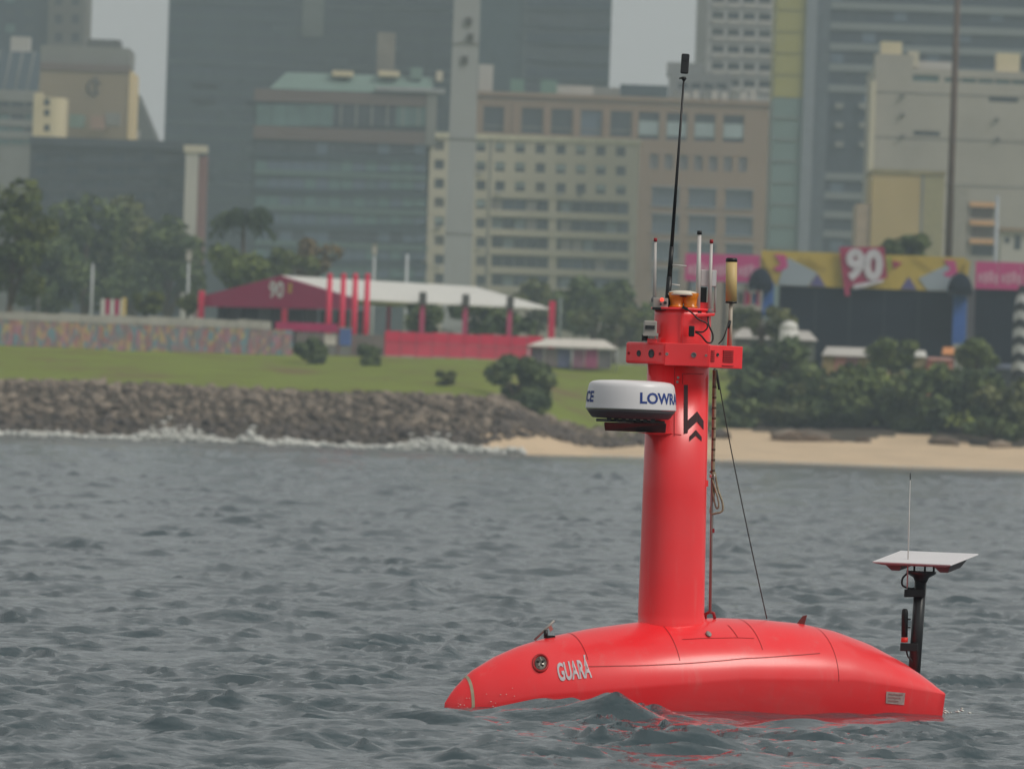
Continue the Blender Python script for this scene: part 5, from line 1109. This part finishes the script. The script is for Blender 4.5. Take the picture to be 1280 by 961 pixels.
# rigging behind the mast
rodpart('rigging_rod', STEELB, L(887.5, 766, .03), L(892.5, 462, .03), .008); cable('hoist_rope', [(893.5, 463, .01), (893, 520, .01), (892, 560, .01), (891, 596, .01)], .0095, ROPE)
for k in range(9): MB().lathe([(.0115, 0), (.0115, .012)], L(893.2-k*.25, 485+k*13, .01), 8).build('rope_whipping', mat('rope_brown', (92, 78, 66), .9), vs_)
cable('rope_coil', [(887.5, 590, .03), (893, 590, .02), (897, 610, .02), (903, 628, .02), (903, 638, .02), (896, 641, .02), (888, 640, .03), (893, 615, .03), (891, 596, .03)], .006, ROPE)
cable('rope_coil', [(889, 596, .02), (896, 617, .01), (898.5, 632, .01), (895, 634, .02), (891, 615, .02), (890, 600, .03)], .005, ROPE)
cable('rope_tail', [(891, 640, .03), (891.3, 650, .03), (891, 660, .03)], .002, GREYP); MB().obox(L(891, 663, .03), (.009, 0, 0), (0, .006, 0), (0, 0, .012)).build('red_tag', RTIP, vs_)
MB().lathe([(.016, 0), (.016, .02)], L(890.5, 597, .02), 10).build('rope_clamp', WHITEP, vs_); MB().obox(L(883.5, 604, .0), (.008, 0, 0), (0, .008, 0), (0, 0, .018)).build('mast_cleat', REDP, vs_)
sp_ = [L(x, y, .06) for x, y in ((881.5, 773), (882, 767), (887, 764.5), (892, 766), (893.5, 773))]; MB().tube(sp_, .009, 8).build('shackle', RTIP, vs_)
cable('stay_wire', [(896, 462, .05), (912, 552, .12), (935, 665, .22), (958.5, 773, .30)], .0032, mat('dark_wire', (60, 58, 56), .5, 0)); cable('stay_cable', [(893, 461, .04), (896, 470, .05), (899, 487, .06)], .006)
# stern pole with flat satellite dish
pd = hullpt(hull_at(1143, 837)[0], -.25).y
pA, pB = L(1142.5, 843, pd), L(1151.5, 716, pd); sp = rodpart('stern_pole', BLACKM, pA-(pB-pA)*.12, pB, .0345, .034, n=20)
MB().lathe([(.034, -.05), (.045, -.025), (.075, -.008), (.085, 0), (.085, .012)], pB, 20).build('pole_flange', BLACKM, sp)
dc = (L(1089, 702.5, 0)+L(1225, 690.5, 0))/2; ua = Vector((.2155, -.10, -.0)); ub = Vector((.087, .1865, .031)); nrm = ua.cross(ub).normalized()
nrm = nrm if nrm.z > 0 else -nrm; dctr = L(1157, 697.5, pd)
dish = MB().obox(dctr, ua, ub, nrm*.0045).build('satellite_dish', WHITEP, vs_, .003)
MB().hexa([dctr+ua*i*.97+ub*j*.97-nrm*.0075 for i, j in ((-1,-1),(1,-1),(1,1),(-1,1))][::1] if False else [dctr+ua*i*.80+ub*j*.80-nrm*.020 for i, j in ((-1,-1),(1,-1),(1,1),(-1,1))]+[dctr+ua*i*.97+ub*j*.97-nrm*.005 for i, j in ((-1,-1),(1,-1),(1,1),(-1,1))]).build('dish_back', mat('dish_grey_back', (176, 170, 172), .5), dish)
for i in (-.62, .62): MB().hexa([dctr+ua*(i+e*.10)+ub*j*.45-nrm*.062 for e, j in ((-1,-1),(1,-1),(1,1),(-1,1))]+[dctr+ua*(i+e*.22)+ub*j*.6-nrm*.0205 for e, j in ((-1,-1),(1,-1),(1,1),(-1,1))]).build('dish_foot', GREYP, dish)
for i in (-.2, .1, .35): MB().tube([pB+Vector((i*.2, 0, .012)), pB+Vector((i*.2, 0, .05))], .006, 6).build('dish_bolt', BLACK, dish)
for y, x0_ in ((741, 1130), (808, 1125)):
    MB().hexa([L(x0_, y+5, pd-.06), L(1156, y+5, pd-.06), L(1156, y+5, pd+.05), L(x0_, y+5, pd+.05), L(x0_+.4, y-5, pd-.06), L(1156.4, y-5, pd-.06), L(1156.4, y-5, pd+.05), L(x0_+.4, y-5, pd+.05)]).build('pole_clamp', BLACK, sp, .004) if y == 741 else MB().hexa([L(1125, 813, pd-.05), L(1147, 814, pd-.05), L(1147, 814, pd+.05), L(1125, 813, pd+.05), L(1125.4, 803, pd-.05), L(1147.4, 804, pd-.05), L(1147.4, 804, pd+.05), L(1125.4, 803, pd+.05)]).build('pole_clamp', BLACK, sp, .004)
hs = MB().tube([L(1130.5, 796, pd-.03), L(1131, 766, pd-.03), L(1131, 762, pd-.03), L(1131, 760.5, pd-.03)], [.018, .0185, .016, .010], 12).build('light_beacon_tube', BLACK, sp); MB().tube([L(1130.5, 802.5, pd-.03), L(1130.5, 796.3, pd-.03)], .0195, 12).build('red_band', mat('bright_red_band', (226, 52, 40), .5, 0), hs)
for y in (773.5, 784): MB().obox(L(1136.5, y, pd-.03), (.008, 0, 0), (0, .006, 0), (0, 0, .004)).build('tube_hook', BLACK, hs)
wp = rodpart('thin_whip', AN, L(1134, 735, pd-.05), L(1137.8, 600, pd-.05), .0045, .0016); rodpart('whip_end', BLACK, L(1137.8, 599.8, pd-.05), L(1138, 591, pd-.05), .0022, .0035, parent=wp)
cable('dish_cable', [(1136, 715, pd-.02), (1128.5, 722, pd-.03), (1128, 731, pd-.03), (1136, 735, pd-.03), (1143, 735, pd-.04)], .006, BLACK, sp); cable('dish_cable', [(1133, 813, pd-.03), (1135, 820, pd-.03), (1139, 825, pd-.03), (1141, 833, pd-.02)], .005, BLACK, sp)

# spray thrown up at stern and bow
r = np.random.default_rng(3); bV = np.array([(1,0,0),(0,1,0),(-1,0,0),(0,-1,0),(0,0,1),(0,0,-1)], float); bF = np.array([(0,1,4),(1,2,4),(2,3,4),(3,0,4),(1,0,5),(2,1,5),(3,2,5),(0,3,5)]); VV = []; FF = []; off = 0
for i in range(52):
    if i < 22: p = L(1178 + abs(r.normal(0, 12)), 889 + r.normal(0, 1.6), .62 + r.normal(0, .12)); s_ = r.uniform(.003, .010)
    else:
        p = hullpt(SB - abs(r.normal(.12, .08)), r.uniform(.7, 1.3), .006)[0]; s_ = r.uniform(.0015, .004)
    VV.append(bV*s_*(1.5, 1, .7) + tuple(p + Vector((VX, VY, 0)))); FF.append(bF+off); off += 6
spr = link('spray', npmesh('spray', np.concatenate(VV), np.concatenate(FF), True), mat('white_foam', (0,0,0))); spr['kind'] = 'stuff'; tag(spr, 'small white droplets of spray at bow and stern of the vessel', 'spray')

# ------------------------------------------------------------------ sea air
hz = MB().box((-1600, -60, -4), (1600, 2400, 135)).build('haze', None); hz['kind'] = 'stuff'; tag(hz, 'thin pale grey sea haze filling the air over the water', 'haze')
m = bpy.data.materials.new('haze_air'); m.use_nodes = True; n = m.node_tree; n.nodes.clear()
pv_ = n.nodes.new('ShaderNodeVolumePrincipled'); pv_.inputs['Color'].default_value = (.76, .90, 1.0, 1); pv_.inputs['Density'].default_value = .00025; pv_.inputs['Anisotropy'].default_value = 0.0
out = n.nodes.new('ShaderNodeOutputMaterial'); n.links.new(pv_.outputs[0], out.inputs['Volume']); hz.data.materials.append(m)
